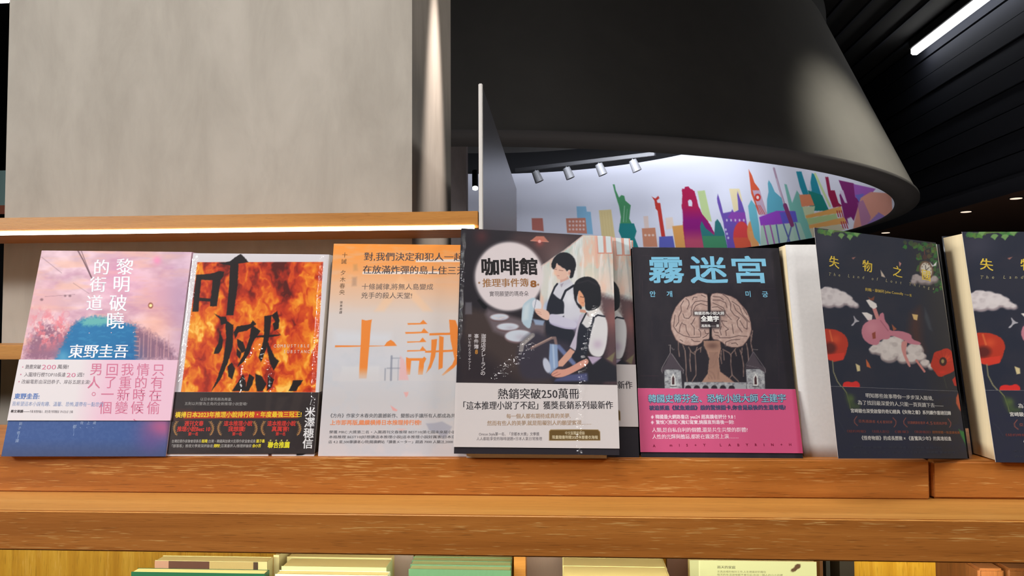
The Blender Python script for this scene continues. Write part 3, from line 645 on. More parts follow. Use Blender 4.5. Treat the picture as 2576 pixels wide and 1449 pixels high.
#@@BOOKS@@
# ------------------------------------------------------------------ books
def slab(sh, u0, u1, v0, v1, d0, d1):
    c = [sh.S(u0, v1, d0), sh.S(u1, v1, d0), sh.S(u1, v0, d0), sh.S(u0, v0, d0), sh.S(u0, v1, d1), sh.S(u1, v1, d1), sh.S(u1, v0, d1), sh.S(u0, v0, d1)]
    return [np.asarray(x, float).reshape(3) for x in c]
def slabo(name, sh, r, mat, e, org, bev=0.0):
    u0, u1, v0, v1, d0, d1 = r; G = 17
    GU, GW = np.meshgrid(np.linspace(u0, u1, G), np.linspace(v0, v1, G)); GU = GU.ravel(); GW = GW.ravel()
    V = np.concatenate([sh.S(GU, GW, d0), sh.S(GU, GW, d1)]) - org; n = G * G
    g = (np.arange(G - 1)[:, None] * G + np.arange(G - 1)[None]).ravel()
    F = [np.stack([g, g + 1, g + G + 1, g + G], -1), np.stack([g + 1, g, g + G, g + G + 1], -1) + n]
    ring = np.concatenate([np.arange(G), np.arange(1, G) * G + G - 1, (G - 1) * G + np.arange(G - 2, -1, -1), np.arange(G - 2, 0, -1) * G]); r2 = np.roll(ring, -1)
    F.append(np.stack([r2, ring, ring + n, r2 + n], -1))
    return link(name, fastmesh(name, V, np.concatenate(F), np.zeros((0, 3), int)), mat, e)
def arr(corners): return [np.array(c, float) for c in corners]

# --- book one: pink dawn street
def art_dawn(pr):
    p = pr.p; pr.tf(0, 560, 2.375); ink = (84, 56, 66)
    p.grad((600, 170), (205, 172, 182), (600, 800), (214, 168, 178)); X, Y = p.L()
    p.noise(70, 40, (238, 206, 216), 0.8, 0.45, 0.68, 3); p.noise(60, 30, (184, 132, 160), 0.6, 0.5, 0.75, 8)
    p.noise(90, 18, (232, 182, 160), 0.6, 0.52, 0.72, 21); p.glow(960, 420, 160, (214, 150, 170), 0.5); p.glow(260, 480, 120, (226, 170, 170), 0.6)
    p.glow(700, 330, 130, (226, 150, 190), 0.5); p.glow(1080, 500, 90, (172, 142, 176), 0.6, 330); p.glow(930, 620, 100, (238, 176, 150), 0.6)
    p.glow(940, 225, 24, (238, 140, 180), 0.8)
    p.poly([(180, 690), (260, 600), (400, 640), (470, 600), (520, 820), (140, 820)], (128, 84, 112), 0.8, 12, 14, 4)
    p.poly([(780, 600), (860, 640), (1000, 720), (1065, 820), (780, 820)], (122, 86, 110), 0.85, 10, 10, 6)
    p.noise(10, 14, (226, 120, 130), 0.75, 0.5, 0.66, 33, mask=p.inpoly([(200, 520), (380, 540), (420, 640), (330, 740), (180, 760)], 14))
    p.noise(7, 9, (240, 206, 206), 0.7, 0.55, 0.7, 35, mask=p.inpoly([(200, 500), (420, 560), (380, 700), (200, 720)], 14))
    p.poly([(395, 690), (430, 620), (490, 575), (560, 560), (660, 570), (740, 600), (810, 615), (812, 830), (330, 830)], (26, 110, 164), 0.96, 5, 8, 2)
    p.poly([(480, 590), (540, 562), (640, 565), (700, 600), (590, 612), (500, 612)], (104, 176, 172), 0.95, 5, 5, 3)
    p.glow(760, 800, 90, (30, 92, 150), 0.7); p.glow(380, 800, 40, (100, 170, 200), 0.7)
    p.noise(12, 5, (60, 140, 184), 0.5, 0.5, 0.7, 41, mask=p.inpoly([(430, 640), (800, 640), (800, 820), (400, 820)], 10))
    for x_ in (838, 862, 890, 905, 940, 985, 1010): p.line([(x_, 650 + (x_ % 7) * 8), (x_ - 4, 800)], (210, 160, 160), 5, 0.7, 1.2)
    for k in range(6): p.line([(806, 650 + k * 28), (830, 652 + k * 28)], (226, 160, 150), 6, 0.6)
    for k in range(8): p.line([(930 + k * 16, 730 + k * 10), (930 + k * 16, 815)], (206, 150, 160), 4, 0.5)
    p.line([(468, 168), (500, 225), (548, 325)], ink, 7, 0.85); p.line([(488, 168), (516, 240), (552, 330)], ink, 4, 0.8)
    p.line([(248, 205), (370, 300)], ink, 2.4, 0.6); p.line([(440, 360), (535, 422)], ink, 2.4, 0.5); p.line([(270, 440), (450, 428)], ink, 2.2, 0.4)
    for a, b, r in ((250, 458, 9), (392, 436, 7), (420, 436, 8)): p.ell(a, b, r, r * .8, ink, 0.6, 1.5)
    p.ell(400, 545, 20, 20, (206, 120, 140), 0.4); p.ell(400, 545, 17, 17, (220, 178, 186), 0.6)
    p.ell(902, 494, 15, 18, (150, 90, 70)); p.ell(902, 494, 9, 9, (250, 226, 160))
    p.grad_lo = p.inpoly([(-40, 1130), (1100, 1130), (1060, 1420), (-40, 1420)], 2)
    I = np.arange(len(p.P)); p.mix(I, (57, 84, 140), p.grad_lo); p.noise(6, 6, (70, 96, 150), 0.4, 0.45, 0.6, 51, mask=p.grad_lo)
    p.mix(I, (60, 66, 96), p.grad_lo * np.clip((Y - 1290) / 160, 0, 0.6)); p.glow(960, 1225, 95, (176, 88, 130), 0.95, 70); p.glow(900, 1300, 80, (98, 72, 130), 0.6)
    p.mix(I, (52, 44, 62), p.grad_lo * np.clip((X - 985) / 60, 0, 0.8))
    w = (236, 236, 242)
    pr.chars('黎明破曉', [(748, 265), (728, 367), (708, 480), (690, 585)], 98, w, m=0.03, sk=-0.12)
    pr.chars('的街道', [(608, 268), (588, 370), (567, 480)], 92, w, m=0.03, sk=-0.12)
    pr.row('・・・・', 405, 660, 800, 655, 24, (226, 190, 200))
    pr.text('東野圭吾', 415, 768, 765, 768, 76, w, m=0.05)
    s_ = (150, 170, 205)
    pr.column('劉子倩', 125, 1200, 112, 1255, 17, s_); p.line([(112, 1265), (108, 1290)], s_, 2); pr.column('譯', 104, 1303, 104, 1303, 18, s_)
    pr.column('歲、', 569, 1195, 567, 1218, 17, s_); pr.column('上、', 532, 1195, 530, 1218, 17, s_); pr.column('夜、', 493, 1195, 491, 1218, 17, s_); pr.column('都', 450, 1218, 450, 1218, 20, s_); p.line([(446, 1232), (442, 1270)], s_, 2)
def band_dawn(pr):
    p = pr.p; pr.tf(0, 890, 5.367); X, Y = p.L()
    p.C[:] = (222, 214, 216); t_ = np.clip((X - 1050 + (Y - 400) * 0.16) / 420, 0, 1); p.mix(np.arange(len(p.P)), (226, 186, 204), t_)
    pk = (206, 116, 146); gy = (120, 112, 118)
    for s_, pts in (('只有在偷', ((2150, 215), (2130, 385), (2108, 555), (2080, 730))), ('情的時候、', ((1945, 212), (1915, 385), (1888, 552), (1865, 725), (1895, 850))),
                    ('我重新變', ((1735, 210), (1705, 385), (1680, 550), (1655, 725))), ('回了一個', ((1530, 210), (1505, 380), (1465, 545), (1440, 725))), ('男人。', ((1318, 205), (1285, 385), (1340, 490)))):
        pr.chars(s_, pts, 155, pk, sk=-0.1)
    pr.chars('★', [(318, 172)], 26, pk); pr.text('熱賣突破', 355, 170, 565, 170, 56, gy, m=0.03); pr.text('200', 580, 172, 772, 172, 78, pk); pr.text('萬冊!', 792, 170, 940, 170, 56, gy, m=0.03)
    pr.chars('★', [(292, 272)], 26, pk); pr.text('入圍排行榜TOP10長達', 340, 274, 900, 278, 56, gy); pr.text('20', 915, 280, 1038, 280, 70, pk); pr.text('週!', 1056, 278, 1150, 278, 56, gy)
    pr.chars('★', [(268, 370)], 26, pk); pr.text('改編電影由深田恭子、岸谷五朗主演!', 305, 370, 1232, 378, 54, gy)
    pr.text('東野圭吾:', 205, 570, 545, 570, 70, (88, 122, 184), b=0.05)
    pr.text('我希望這本小說有趣、溫馨、恐怖,還帶有一點悲傷', 175, 668, 1412, 680, 56, (148, 164, 202))
    pr.text('專文導讀——', 155, 772, 410, 773, 36, (80, 72, 74), b=0.05); pr.text('冬陽 推理評論人、原生電子推理雜誌《PUZZLE》主編', 415, 774, 1000, 778, 34, (130, 124, 130))

# --- book two: black strokes in fire
def art_fire(pr):
    p = pr.p; pr.tf(400, 600, 2.541); p.C[:] = (214, 208, 212); X, Y = p.L()
    R = [(245, 151), (1050, 149), (1000, 1000), (138, 1000)]
    m = p.inpoly(R, 0.6); wx = p.P[:, 0] + 26 * (fbm(p.P[:, 0] / 26, p.P[:, 1] / 34, 3, 5) - 0.5) * 2; wy = p.P[:, 1] + 34 * (fbm(p.P[:, 0] / 22, p.P[:, 1] / 30, 3, 15) - 0.5) * 2
    n = fbm(wx / 34, wy / 52, 4, 2); rg = 1 - abs(2 * fbm(wx / 40, wy / 66, 3, 77) - 1)
    v = np.clip((n - 0.34) * 1.25 + 0.20 + (rg - 0.78) * 0.8 + (Y - 300) / 2400 - 0.25 * np.exp(-(((X - 800) / 170) ** 2 + ((Y - 230) / 110) ** 2)) - 0.2 * np.exp(-(((X - 860) / 120) ** 2 + ((Y - 600) / 130) ** 2)) + 0.25 * np.exp(-(((X - 300) / 130) ** 2 + ((Y - 600) / 140) ** 2)) + 0.22 * np.exp(-(((X - 850) / 200) ** 2 + ((Y - 450) / 60) ** 2)), 0, 1)
    ramp = np.array([(84, 24, 18), (140, 34, 20), (184, 50, 22), (206, 72, 24), (226, 112, 26), (240, 152, 40), (250, 196, 92)], float)
    k = v * 5.999; i0 = k.astype(int); fr = (k - i0)[:, None]; c = ramp[i0] * (1 - fr) + ramp[np.minimum(i0 + 1, 6)] * fr
    p.C = p.C * (1 - m[:, None]) + c * m[:, None]
    K = (28, 22, 24)
    def S(pts, **kw): p.poly(pts, K, 0.98, 0.8, 1.0, 7)
    S([(385, 158), (455, 146), (500, 112), (525, 97), (548, 120), (575, 152), (510, 160), (505, 300), (478, 490), (432, 490), (450, 300), (455, 172)])
    S([(238, 232), (330, 225), (390, 208), (418, 212), (412, 245), (392, 268), (240, 262)]); S([(238, 240), (272, 240), (252, 465), (213, 467)])
    S([(345, 262), (396, 262), (372, 432), (326, 434)]); S([(260, 378), (338, 384), (335, 404), (258, 398)])
    S([(352, 478), (400, 500), (430, 498), (440, 540), (398, 552), (392, 515)])
    S([(425, 520), (478, 552), (474, 690), (440, 800), (395, 900), (335, 978), (372, 900), (412, 780), (432, 640)])
    S([(392, 590), (412, 650), (405, 700), (385, 735), (352, 737), (362, 700), (380, 670)]); S([(468, 790), (490, 830), (470, 900), (445, 880), (440, 820)])
    S([(478, 600), (500, 562), (590, 545), (600, 522), (625, 545), (560, 590), (510, 600), (490, 640)])
    S([(595, 550), (652, 590), (610, 650), (575, 740), (540, 790), (500, 822), (545, 740), (580, 640)]); S([(500, 640), (540, 660), (560, 720), (530, 730), (505, 690)]); S([(500, 700), (530, 730), (520, 770), (498, 745)])
    S([(600, 622), (700, 615), (778, 612), (760, 596), (745, 585), (782, 618), (700, 632), (602, 632)])
    S([(676, 495), (722, 488), (712, 600), (690, 700), (655, 790), (640, 760), (672, 640)]); S([(722, 492), (758, 462), (772, 520), (768, 575), (738, 590), (728, 545), (745, 530)])
    S([(690, 640), (716, 700), (742, 755), (770, 785), (735, 845), (712, 800), (695, 720)])
    S([(470, 975), (515, 905), (540, 865), (560, 920), (555, 975)]); S([(580, 865), (612, 885), (600, 930), (575, 975), (550, 975)]); S([(618, 862), (660, 880), (690, 930), (665, 976), (628, 976), (618, 920)])
    S([(700, 870), (738, 900), (722, 950), (692, 976)]); S([(828, 976), (850, 935), (858, 905), (922, 905), (905, 935), (890, 950), (880, 976)])
    w = (224, 212, 200)
    pr.row('COMBUSTIBLE', 744, 686, 956, 685, 25, w, sx=0.8); pr.row('SUBSTANCE', 806, 722, 980, 722, 25, w, sx=0.8)
    p.poly([(700, 1340), (722, 1340), (724, 1410), (702, 1410)], (78, 38, 30)); p.poly([(880, 1340), (950, 1340), (950, 1372), (918, 1385), (880, 1388)], K)
def band_fire(pr):
    p = pr.p; pr.tf(410, 960, 6.133); p.C[:] = (48, 40, 41); X, Y = p.L()
    p.noise(30, 30, (58, 49, 49), 0.6, 0.4, 0.7, 3)
    for q in ([(1620, 160), (1700, 160), (1640, 640), (1560, 640)], [(1780, 240), (1960, 230), (1800, 450), (1740, 440)], [(2040, 160), (2180, 160), (2100, 460), (1960, 470)], [(1600, 640), (1760, 640), (1720, 1100), (1560, 1100)]): p.poly(q, (62, 52, 50), 0.6, 3)
    p.poly([(330, 460), (2090, 450), (2090, 556), (330, 566)], (196, 58, 36), 1, 2); p.poly([(190, 462), (420, 460), (420, 566), (190, 566)], (150, 50, 34), 0.55, 10)
    g = (160, 156, 154)
    pr.text('以日本群馬縣為舞臺,', 590, 268, 1075, 272, 46, g); pr.text('五則以刑警為主角的全新推理小說登場!', 345, 336, 1310, 342, 46, g)
    pr.text('橫掃日本2023年推理小說排行榜・年度最強三冠王!', 197, 512, 2142, 506, 80, (238, 200, 50), b=0.05)
    r = (206, 58, 50)
    for x0, x1, t1, a0, a1, t2, b0, b1 in ((340, 635, '週刊文春', 228, 738, '推理小說Best 10', 400, 550), (952, 1388, '這本推理小說', 1018, 1278, '我想讀!', 1082, 1226), (1622, 2052, '這本推理小說', 1690, 1950, '真厲害!', 1750, 1896)):
        pr.text(t1, x0, 645, x1, 645, 70, r, b=0.05); pr.text(t2, a0, 730, a1, 730, 70, r, b=0.05); pr.text('第一名', b0, 806, b1, 806, 48, r, b=0.05)
    go = (186, 134, 78)
    for x0, sgn in ((190, 1), (765, -1), (875, 1), (1435, -1), (1545, 1), (2105, -1)):
        pts = [(x0 + sgn * (45 - 60 * math.sin(math.pi * (0.12 + 0.80 * k / 8))) + 5, 612 + 215 * k / 8) for k in range(9)]
        p.line(pts, go, 9)
        for k in range(8):
            a, b = pts[k]; p.line([(a, b + 14), (a + sgn * 24, b + 2)], go, 8); p.line([(a, b + 14), (a - sgn * 16, b - 4)], go, 8)
    y_ = (228, 210, 60)
    pr.text('台灣犯罪作家聯會理事長', 145, 917, 600, 917, 44, g, b=.03); pr.text('既晴', 610, 916, 695, 916, 46, y_, b=.05); pr.text('|台灣・韓國與加拿大犯罪作家協會成員', 705, 917, 1440, 917, 44, g, b=.03); pr.text('提子墨', 1452, 916, 1580, 916, 46, y_, b=.05)
    pr.text('「部落客」推理文學資深評論者|', 145, 990, 790, 990, 44, g, b=.03); pr.text('喬齊安', 800, 989, 888, 989, 46, y_, b=.05); pr.text('|百萬書評人/推理評論家', 900, 990, 1380, 990, 44, g, b=.03); pr.text('余小芳', 1392, 989, 1522, 989, 46, y_, b=.05)
    pr.text('聯合推薦', 1628, 977, 1960, 977, 84, (226, 216, 46), b=.06)
    for x_ in (1672, 1757, 1840, 1925): p.ell(x_, 904, 11, 11, (226, 216, 120))
    pr.chars('米澤穗信', [(2275, 470), (2266, 633), (2250, 795), (2238, 955)], 138, (226, 224, 226), m=0.05, b=0.02)

# --- book three: orange to grey gradient
def art_ten(pr):
    p = pr.p; pr.tf(780, 580, 2.455); X, Y = p.L(); st = [(80, (238, 146, 58)), (200, (232, 152, 82)), (330, (222, 172, 134)), (520, (204, 192, 186)), (800, (194, 194, 200)), (1050, (190, 186, 188)), (1390, (200, 192, 194))]
    for ch in range(3): p.C[:, ch] = np.interp(Y, [a for a, _ in st], [c[ch] for _, c in st])
    p.noise(60, 12, (214, 176, 150), 0.4, 0.5, 0.7, 4, mask=np.clip((520 - Y) / 200, 0, 1)); p.noise(40, 40, (182, 186, 194), 0.4, 0.5, 0.7, 6, mask=np.clip((Y - 560) / 200, 0, 1))
    p.poly([(400, 500), (560, 280), (760, 500), (700, 500), (570, 360), (460, 500)], (236, 186, 140), 0.4, 4)
    p.poly([(200, 840), (430, 840), (430, 930), (180, 930)], (206, 204, 204), 0.5, 3); p.poly([(150, 620), (500, 640), (500, 690), (150, 700)], (200, 204, 212), 0.6, 10)
    o = (222, 128, 52); bgc = (196, 192, 194)
    def S(q): p.poly(q, o, 1, 0.6)
    S([(321, 550), (348, 557), (385, 551), (380, 575), (368, 720), (352, 915), (304, 915), (314, 720)]); S([(155, 710), (462, 713), (478, 690), (502, 676), (522, 690), (540, 714), (155, 722)])
    S([(604, 574), (682, 573), (702, 553), (728, 580), (608, 584)]); S([(590, 629), (690, 627), (706, 605), (736, 635), (594, 640)]); S([(602, 687), (680, 686), (698, 662), (722, 690), (604, 695)]); S([(602, 741), (682, 740), (698, 716), (722, 745), (604, 750)])
    S([(596, 783), (614, 790), (700, 790), (708, 780), (722, 793), (708, 820), (700, 892), (670, 892), (678, 806), (628, 806), (622, 892), (598, 892)])
    S([(714, 745), (905, 737), (905, 750), (714, 757)]); S([(740, 636), (1040, 628), (1040, 642), (740, 650)]); S([(752, 676), (788, 672), (776, 780), (750, 850), (718, 886), (742, 820), (750, 760)]); S([(800, 652), (828, 660), (822, 850), (796, 862)])
    S([(860, 552), (900, 556), (915, 600), (925, 720), (975, 850), (1030, 900), (1020, 920), (950, 895), (895, 800), (870, 680)]); S([(940, 740), (930, 800), (890, 850), (826, 898), (815, 894), (880, 830), (905, 770)])
    p.mix(np.arange(len(p.P)), bgc, p.inpoly([(140, 800), (1160, 800), (1160, 930), (140, 930)], 1) * np.clip((Y - 845) / 75, 0, 1) * np.clip(1 - abs(Y - 880) / 80, 0, 1) ** 0.3)
    g = (120, 124, 140)
    p.line([(507, 778), (503, 925)], g, 12, 0.7, 1.2); p.line([(480, 852), (560, 852)], g, 8, 0.5, 1.2); p.line([(468, 855), (466, 925)], g, 8, 0.6, 1.2); p.line([(550, 800), (546, 925)], g, 6, 0.4, 1.2); p.line([(507, 790), (560, 790)], g, 7, 0.5, 1.2)
    p.poly([(560, 775), (585, 800), (600, 850), (612, 925), (552, 925)], (222, 158, 158), 0.6, 2)
    p.poly([(582, 1000), (612, 998), (608, 1020), (596, 1032)], (224, 150, 144), 0.7, 1.5); p.poly([(500, 1080), (545, 1110), (538, 1118), (515, 1112)], (222, 146, 140), 0.8, 1.2); p.poly([(540, 1225), (600, 1225), (570, 1240)], (220, 166, 160), 0.6, 2)
    p.poly([(720, 1192), (770, 1190), (820, 1180), (880, 1212), (860, 1250), (830, 1290), (790, 1250), (740, 1235)], (158, 158, 172), 0.8, 2)
    d = (78, 70, 72)
    for a in ([(655, 180), (1160, 176), (1160, 196), (655, 196)], [(326, 254), (800, 254), (800, 270), (326, 270)]): p.poly(a, (226, 212, 204), 1, 0.8)
    p.poly([(268, 210), (292, 208), (296, 248), (270, 250)], (186, 140, 90), 0.6, 3); p.poly([(262, 290), (290, 288), (288, 342), (260, 344)], (160, 130, 110), 0.6, 3)
    pr.text('對,我們決定和犯人一起', 335, 162, 945, 166, 52, d, m=0.03); pr.text('在放滿炸彈的島上住三天', 328, 242, 960, 250, 52, d, m=0.03)
    pr.text('十條誡律,將無人島變成', 322, 348, 762, 350, 38, (110, 96, 90)); pr.text('兇手的殺人天堂!', 318, 402, 632, 404, 38, (110, 96, 90))
    pr.chars('十誡夕木春央', [(215, 152), (210, 192), (205, 262), (203, 303), (200, 343), (198, 382)], 32, (110, 84, 60)); pr.column('張東君譯', 194, 445, 190, 507, 16, (80, 70, 66))
    pr.tf(790, 1010, 6.962)
    pr.text('《方舟》作家夕木春央的震撼新作、變態凶手讓所有人都成為共犯', 290, 250, 2560, 254, 68, (100, 100, 104), m=0.02)
    pr.text('上市即再版,繼續橫掃日本推理排行榜!', 285, 374, 1885, 374, 78, (224, 140, 98), b=0.06)
    g2 = (104, 102, 106)
    pr.text('榮獲 MRC 大獎第二名・入圍週刊文春推理 BEST10|第七屆未來屋小說大賞', 270, 536, 2640, 538, 48, g2, m=0.04); pr.text('本格推理 BEST10|好想讀這本推理小說|這本推理小說好厲害|日本亞馬遜', 263, 622, 2640, 622, 48, g2, m=0.04); pr.text('店 4.2 星,500筆讀者心得|閱讀網站「讀書メーター」超過 7000 人關注,2000', 256, 708, 2440, 708, 48, g2, m=0.04)

# --- book four: cafe
def art_cafe(pr):
    p = pr.p; pr.tf(1120, 550, 2.338); p.C[:] = (42, 38, 44); X, Y = p.L()
    p.poly([(420, 80), (830, 92), (560, 300), (380, 120)], (76, 58, 60), 0.8, 12); p.glow(640, 180, 90, (104, 78, 78), 0.7); p.glow(215, 105, 40, (110, 50, 52), 0.5)
    bg = [(575, 275), (700, 190), (818, 96), (1100, 100), (1110, 600), (900, 640), (560, 560)]
    m = p.inpoly(bg, 2); I = np.arange(len(p.P)); p.mix(I, (206, 204, 196), m)
    p.noise(18, 40, (170, 192, 186), 0.8, 0.45, 0.65, 5, mask=m); p.noise(16, 46, (226, 182, 160), 0.8, 0.5, 0.66, 9, mask=m); p.noise(9, 60, (226, 226, 226), 0.8, 0.5, 0.7, 12, mask=m)
    p.line([(560, 290), (700, 195), (815, 98)], (214, 170, 160), 5, 0.8)
    pk = (206, 140, 122); gl = (206, 214, 216)
    for q in ([(892, 96), (932, 96), (938, 205), (900, 205)], [(940, 96), (976, 98), (984, 205), (946, 205)]): p.poly(q, gl); p.line(q + [q[0]], pk, 7)
    p.line([(886, 96), (896, 290)], (222, 168, 150), 14, 0.8); p.line([(960, 210), (978, 420)], (150, 160, 165), 9, 0.5); p.line([(988, 100), (1012, 440)], (228, 222, 220), 12, 0.7)
    p.glow(930, 380, 60, (232, 198, 180), 0.7, 90); p.glow(950, 468, 30, (180, 210, 216), 0.6); p.glow(850, 330, 40, (236, 214, 190), 0.6, 80)
    p.poly([(900, 440), (1010, 480), (1020, 980), (940, 980), (950, 700)], (88, 66, 70), 0.95, 8, 4); p.glow(985, 600, 40, (150, 96, 92), 0.7, 80); p.poly([(950, 830), (1000, 790), (985, 850)], (120, 112, 84), 0.9, 1.5); p.poly([(955, 870), (1010, 880), (985, 930)], (110, 104, 84), 0.8, 1.5)
    p.poly([(120, 520), (330, 560), (520, 620), (600, 700), (640, 980), (100, 980), (95, 700)], (70, 58, 56), 0.95, 10, 4); p.poly([(100, 700), (250, 800), (480, 980), (80, 980)], (44, 38, 44), 0.8, 20)
    p.poly([(190, 478), (206, 470), (252, 515), (246, 530), (228, 528)], (24, 24, 28)); p.poly([(255, 530), (470, 600), (600, 620), (590, 700), (420, 720), (290, 660), (240, 560)], (112, 100, 106), 0.9, 6)
    p.poly([(120, 490), (158, 490), (160, 560), (118, 560)], (112, 108, 116), 0.7, 2)
    for cx_, cy_, rx, ry in ((325, 578, 58, 22), (375, 635, 68, 24), (440, 690, 84, 38)):
        p.ell(cx_, cy_ + 8, rx, ry, (104, 84, 86)); p.ell(cx_, cy_, rx, ry, (150, 134, 140)); p.ell(cx_, cy_, rx - 6, ry - 5, (198, 204, 214)); p.glow(cx_ + 15, cy_ + 8, rx * .4, (170, 156, 170), .5, ry * .5)
    p.poly([(275, 570), (310, 588), (378, 572), (330, 590)], (216, 200, 196))
    # round title disc
    p.ell(380, 340, 208, 206, (216, 206, 208), 0.55, 5); p.ell(380, 340, 200, 200, (219, 207, 208), 1, 3)
    p.poly([(540, 104), (585, 104), (612, 136), (508, 130)], (186, 118, 100)); p.line([(508, 130), (612, 137)], (214, 150, 130), 4); p.ell(560, 135, 9, 9, (246, 232, 226)); p.glow(560, 140, 24, (214, 90, 80), .5)
    pr.tf(1200, 620, 4.261); P = p.poly; p.smooth = 2
    sk = (222, 182, 164); hr = (33, 34, 41); sh_ = (204, 203, 212); ap = (37, 40, 51)
    # the taller figure, washing up with a cloth
    p.glow(940, 300, 150, (226, 222, 214), 0.5, 200)
    P([(895, 385), (1000, 352), (1060, 430), (1112, 560), (1135, 720), (1085, 895), (960, 890), (780, 840), (772, 740), (700, 660), (830, 520), (830, 440)], sh_, 1, 1.5); p.glow(1080, 860, 70, (166, 156, 190), .7); p.glow(1000, 560, 50, (226, 226, 230), .7, 80); p.glow(760, 640, 30, (150, 170, 200), .7, 60)
    P([(900, 355), (985, 320), (1002, 368), (905, 430)], (206, 160, 146)); P([(890, 400), (1000, 352), (1020, 390), (915, 445)], (196, 194, 204)); P([(905, 410), (940, 395), (915, 445)], (160, 150, 166))
    P([(832, 225), (862, 175), (905, 200), (950, 240), (985, 290), (975, 338), (932, 360), (880, 358), (848, 305), (835, 258)], sk, 1, 1.2); p.glow(850, 290, 22, (238, 190, 160), .6); p.ell(1003, 288, 26, 34, sk, 1, 1); p.ell(1000, 290, 12, 18, (196, 140, 126), .7, 1)
    P([(805, 205), (815, 160), (842, 112), (885, 76), (945, 62), (1012, 82), (1060, 140), (1072, 210), (1058, 262), (1035, 345), (995, 345), (1018, 262), (990, 252), (975, 275), (952, 240), (925, 232), (905, 212), (885, 206), (862, 176), (855, 220), (835, 252), (815, 240)], hr, 1, 1, 0.8, 3)
    p.line([(842, 246), (866, 249)], (110, 70, 66), 5); p.line([(890, 258), (932, 264)], (110, 70, 66), 5); p.line([(872, 316), (892, 319)], (170, 96, 90), 4); p.line([(840, 232), (864, 232)], (90, 60, 60), 2, .6)
    P([(806, 505), (822, 500), (880, 560), (950, 592), (942, 745), (965, 890), (1060, 900), (1042, 1055), (980, 1150), (880, 1120), (750, 960), (752, 740), (765, 620)], ap, 1, 1.2); P([(1000, 720), (900, 770), (790, 800), (800, 740)], sh_, 1, 1)
    p.line([(815, 512), (845, 440), (872, 405)], ap, 20); p.line([(918, 580), (960, 480), (1045, 425)], ap, 24)
    P([(780, 738), (832, 724), (1000, 782), (1090, 830), (1060, 896), (950, 890), (790, 838)], (196, 192, 210), 1, 1.2); p.line([(800, 830), (950, 880), (1060, 890)], (150, 140, 176), 12, .6, 2)
    P([(505, 620), (600, 548), (650, 560), (640, 640), (608, 780), (582, 900), (490, 820), (494, 700)], (176, 196, 208), 1, 1.2); P([(520, 640), (580, 600), (560, 780), (500, 800)], (206, 216, 220), .7, 4); p.ell(655, 630, 48, 62, (214, 214, 222), 1, 1, -0.4); p.line([(650, 560), (632, 650), (585, 895)], (90, 100, 120), 5)
    P([(612, 780), (740, 800), (722, 850), (640, 842)], (150, 168, 196), .9, 2)
    P([(630, 668), (705, 672), (770, 692), (796, 730), (782, 802), (722, 782), (662, 735), (636, 700)], sk, 1, 1); p.line([(640, 690), (700, 712)], (176, 120, 104), 4); p.line([(650, 715), (705, 732)], (176, 120, 104), 4)
    # tap, water, sink
    P([(640, 900), (760, 960), (860, 1010), (1040, 1050), (1010, 1300), (830, 1440), (480, 1440), (440, 1130), (500, 1000)], (58, 54, 66), .95, 8); p.line([(890, 1080), (1050, 1260)], (110, 122, 164), 44, .9, 2)
    p.line([(490, 1110), (500, 1050), (612, 955)], (134, 128, 128), 48, 1, 1); p.line([(505, 1060), (608, 965)], (176, 166, 160), 14, .8, 2); p.line([(600, 1092), (810, 988), (850, 985), (862, 1050)], (128, 106, 104), 30, 1, 1); p.line([(610, 1080), (812, 980)], (196, 166, 150), 9, .8, 1)
    P([(795, 1048), (876, 1058), (888, 1292), (800, 1375), (788, 1200)], (140, 162, 196), .95, 1.5); p.line([(830, 1060), (845, 1300)], (196, 210, 226), 14, .7, 2)
    p.ell(765, 1280, 36, 84, (186, 190, 206), 1, 1.2, -0.3); P([(860, 1425), (1000, 1380), (1250, 1360), (1260, 1450), (850, 1450)], (78, 82, 118), 1, 3)
    # the shorter figure
    P([(1195, 710), (1290, 664), (1330, 700), (1392, 790), (1407, 900), (1392, 1070), (1346, 1202), (1240, 1182), (1200, 1100), (1180, 880), (1118, 850), (1160, 740)], (212, 209, 210), 1, 1.5); p.glow(1300, 1060, 50, (186, 166, 186), .8)
    P([(1110, 745), (1160, 718), (1120, 860), (1078, 1135), (1008, 1082), (1060, 960)], (190, 180, 196), 1, 1.2); P([(1012, 1100), (1072, 1140), (935, 1292), (888, 1292), (888, 1240)], (206, 156, 136), 1, 1)
    P([(1190, 1196), (1215, 1270), (962, 1402), (862, 1412), (800, 1380), (862, 1318), (965, 1328)], (208, 150, 132), 1, 1); p.line([(815, 1385), (880, 1350)], (150, 90, 84), 5); p.line([(840, 1400), (910, 1370)], (150, 90, 84), 5); P([(1196, 1185), (1345, 1200), (1252, 1284)], (176, 158, 182), 1, 1)
    P([(1240, 1280), (1345, 1205), (1500, 1300), (1500, 1460), (1200, 1460), (1190, 1330)], (38, 38, 46), 1, 3)
    P([(1108, 840), (1132, 828), (1190, 892), (1232, 850), (1250, 760), (1275, 770), (1235, 900), (1200, 1100), (1180, 1200), (1100, 1242), (1015, 1192), (1076, 1120), (1084, 960)], ap, 1, 1.2); p.line([(1255, 775), (1300, 745), (1370, 760)], ap, 18); p.line([(1120, 840), (1180, 720)], ap, 18)
    P([(1110, 680), (1172, 690), (1182, 722), (1115, 712)], (206, 150, 130)); P([(1196, 715), (1290, 666), (1318, 700), (1215, 768)], (220, 214, 210)); P([(1196, 715), (1215, 768), (1180, 740)], (170, 150, 150))
    P([(1095, 465), (1135, 500), (1165, 560), (1162, 655), (1130, 652), (1088, 590), (1090, 530)], (222, 158, 122), 1, 1); p.line([(1116, 545), (1148, 552)], (60, 30, 30), 6); p.line([(1128, 610), (1150, 612)], (180, 90, 80), 4)
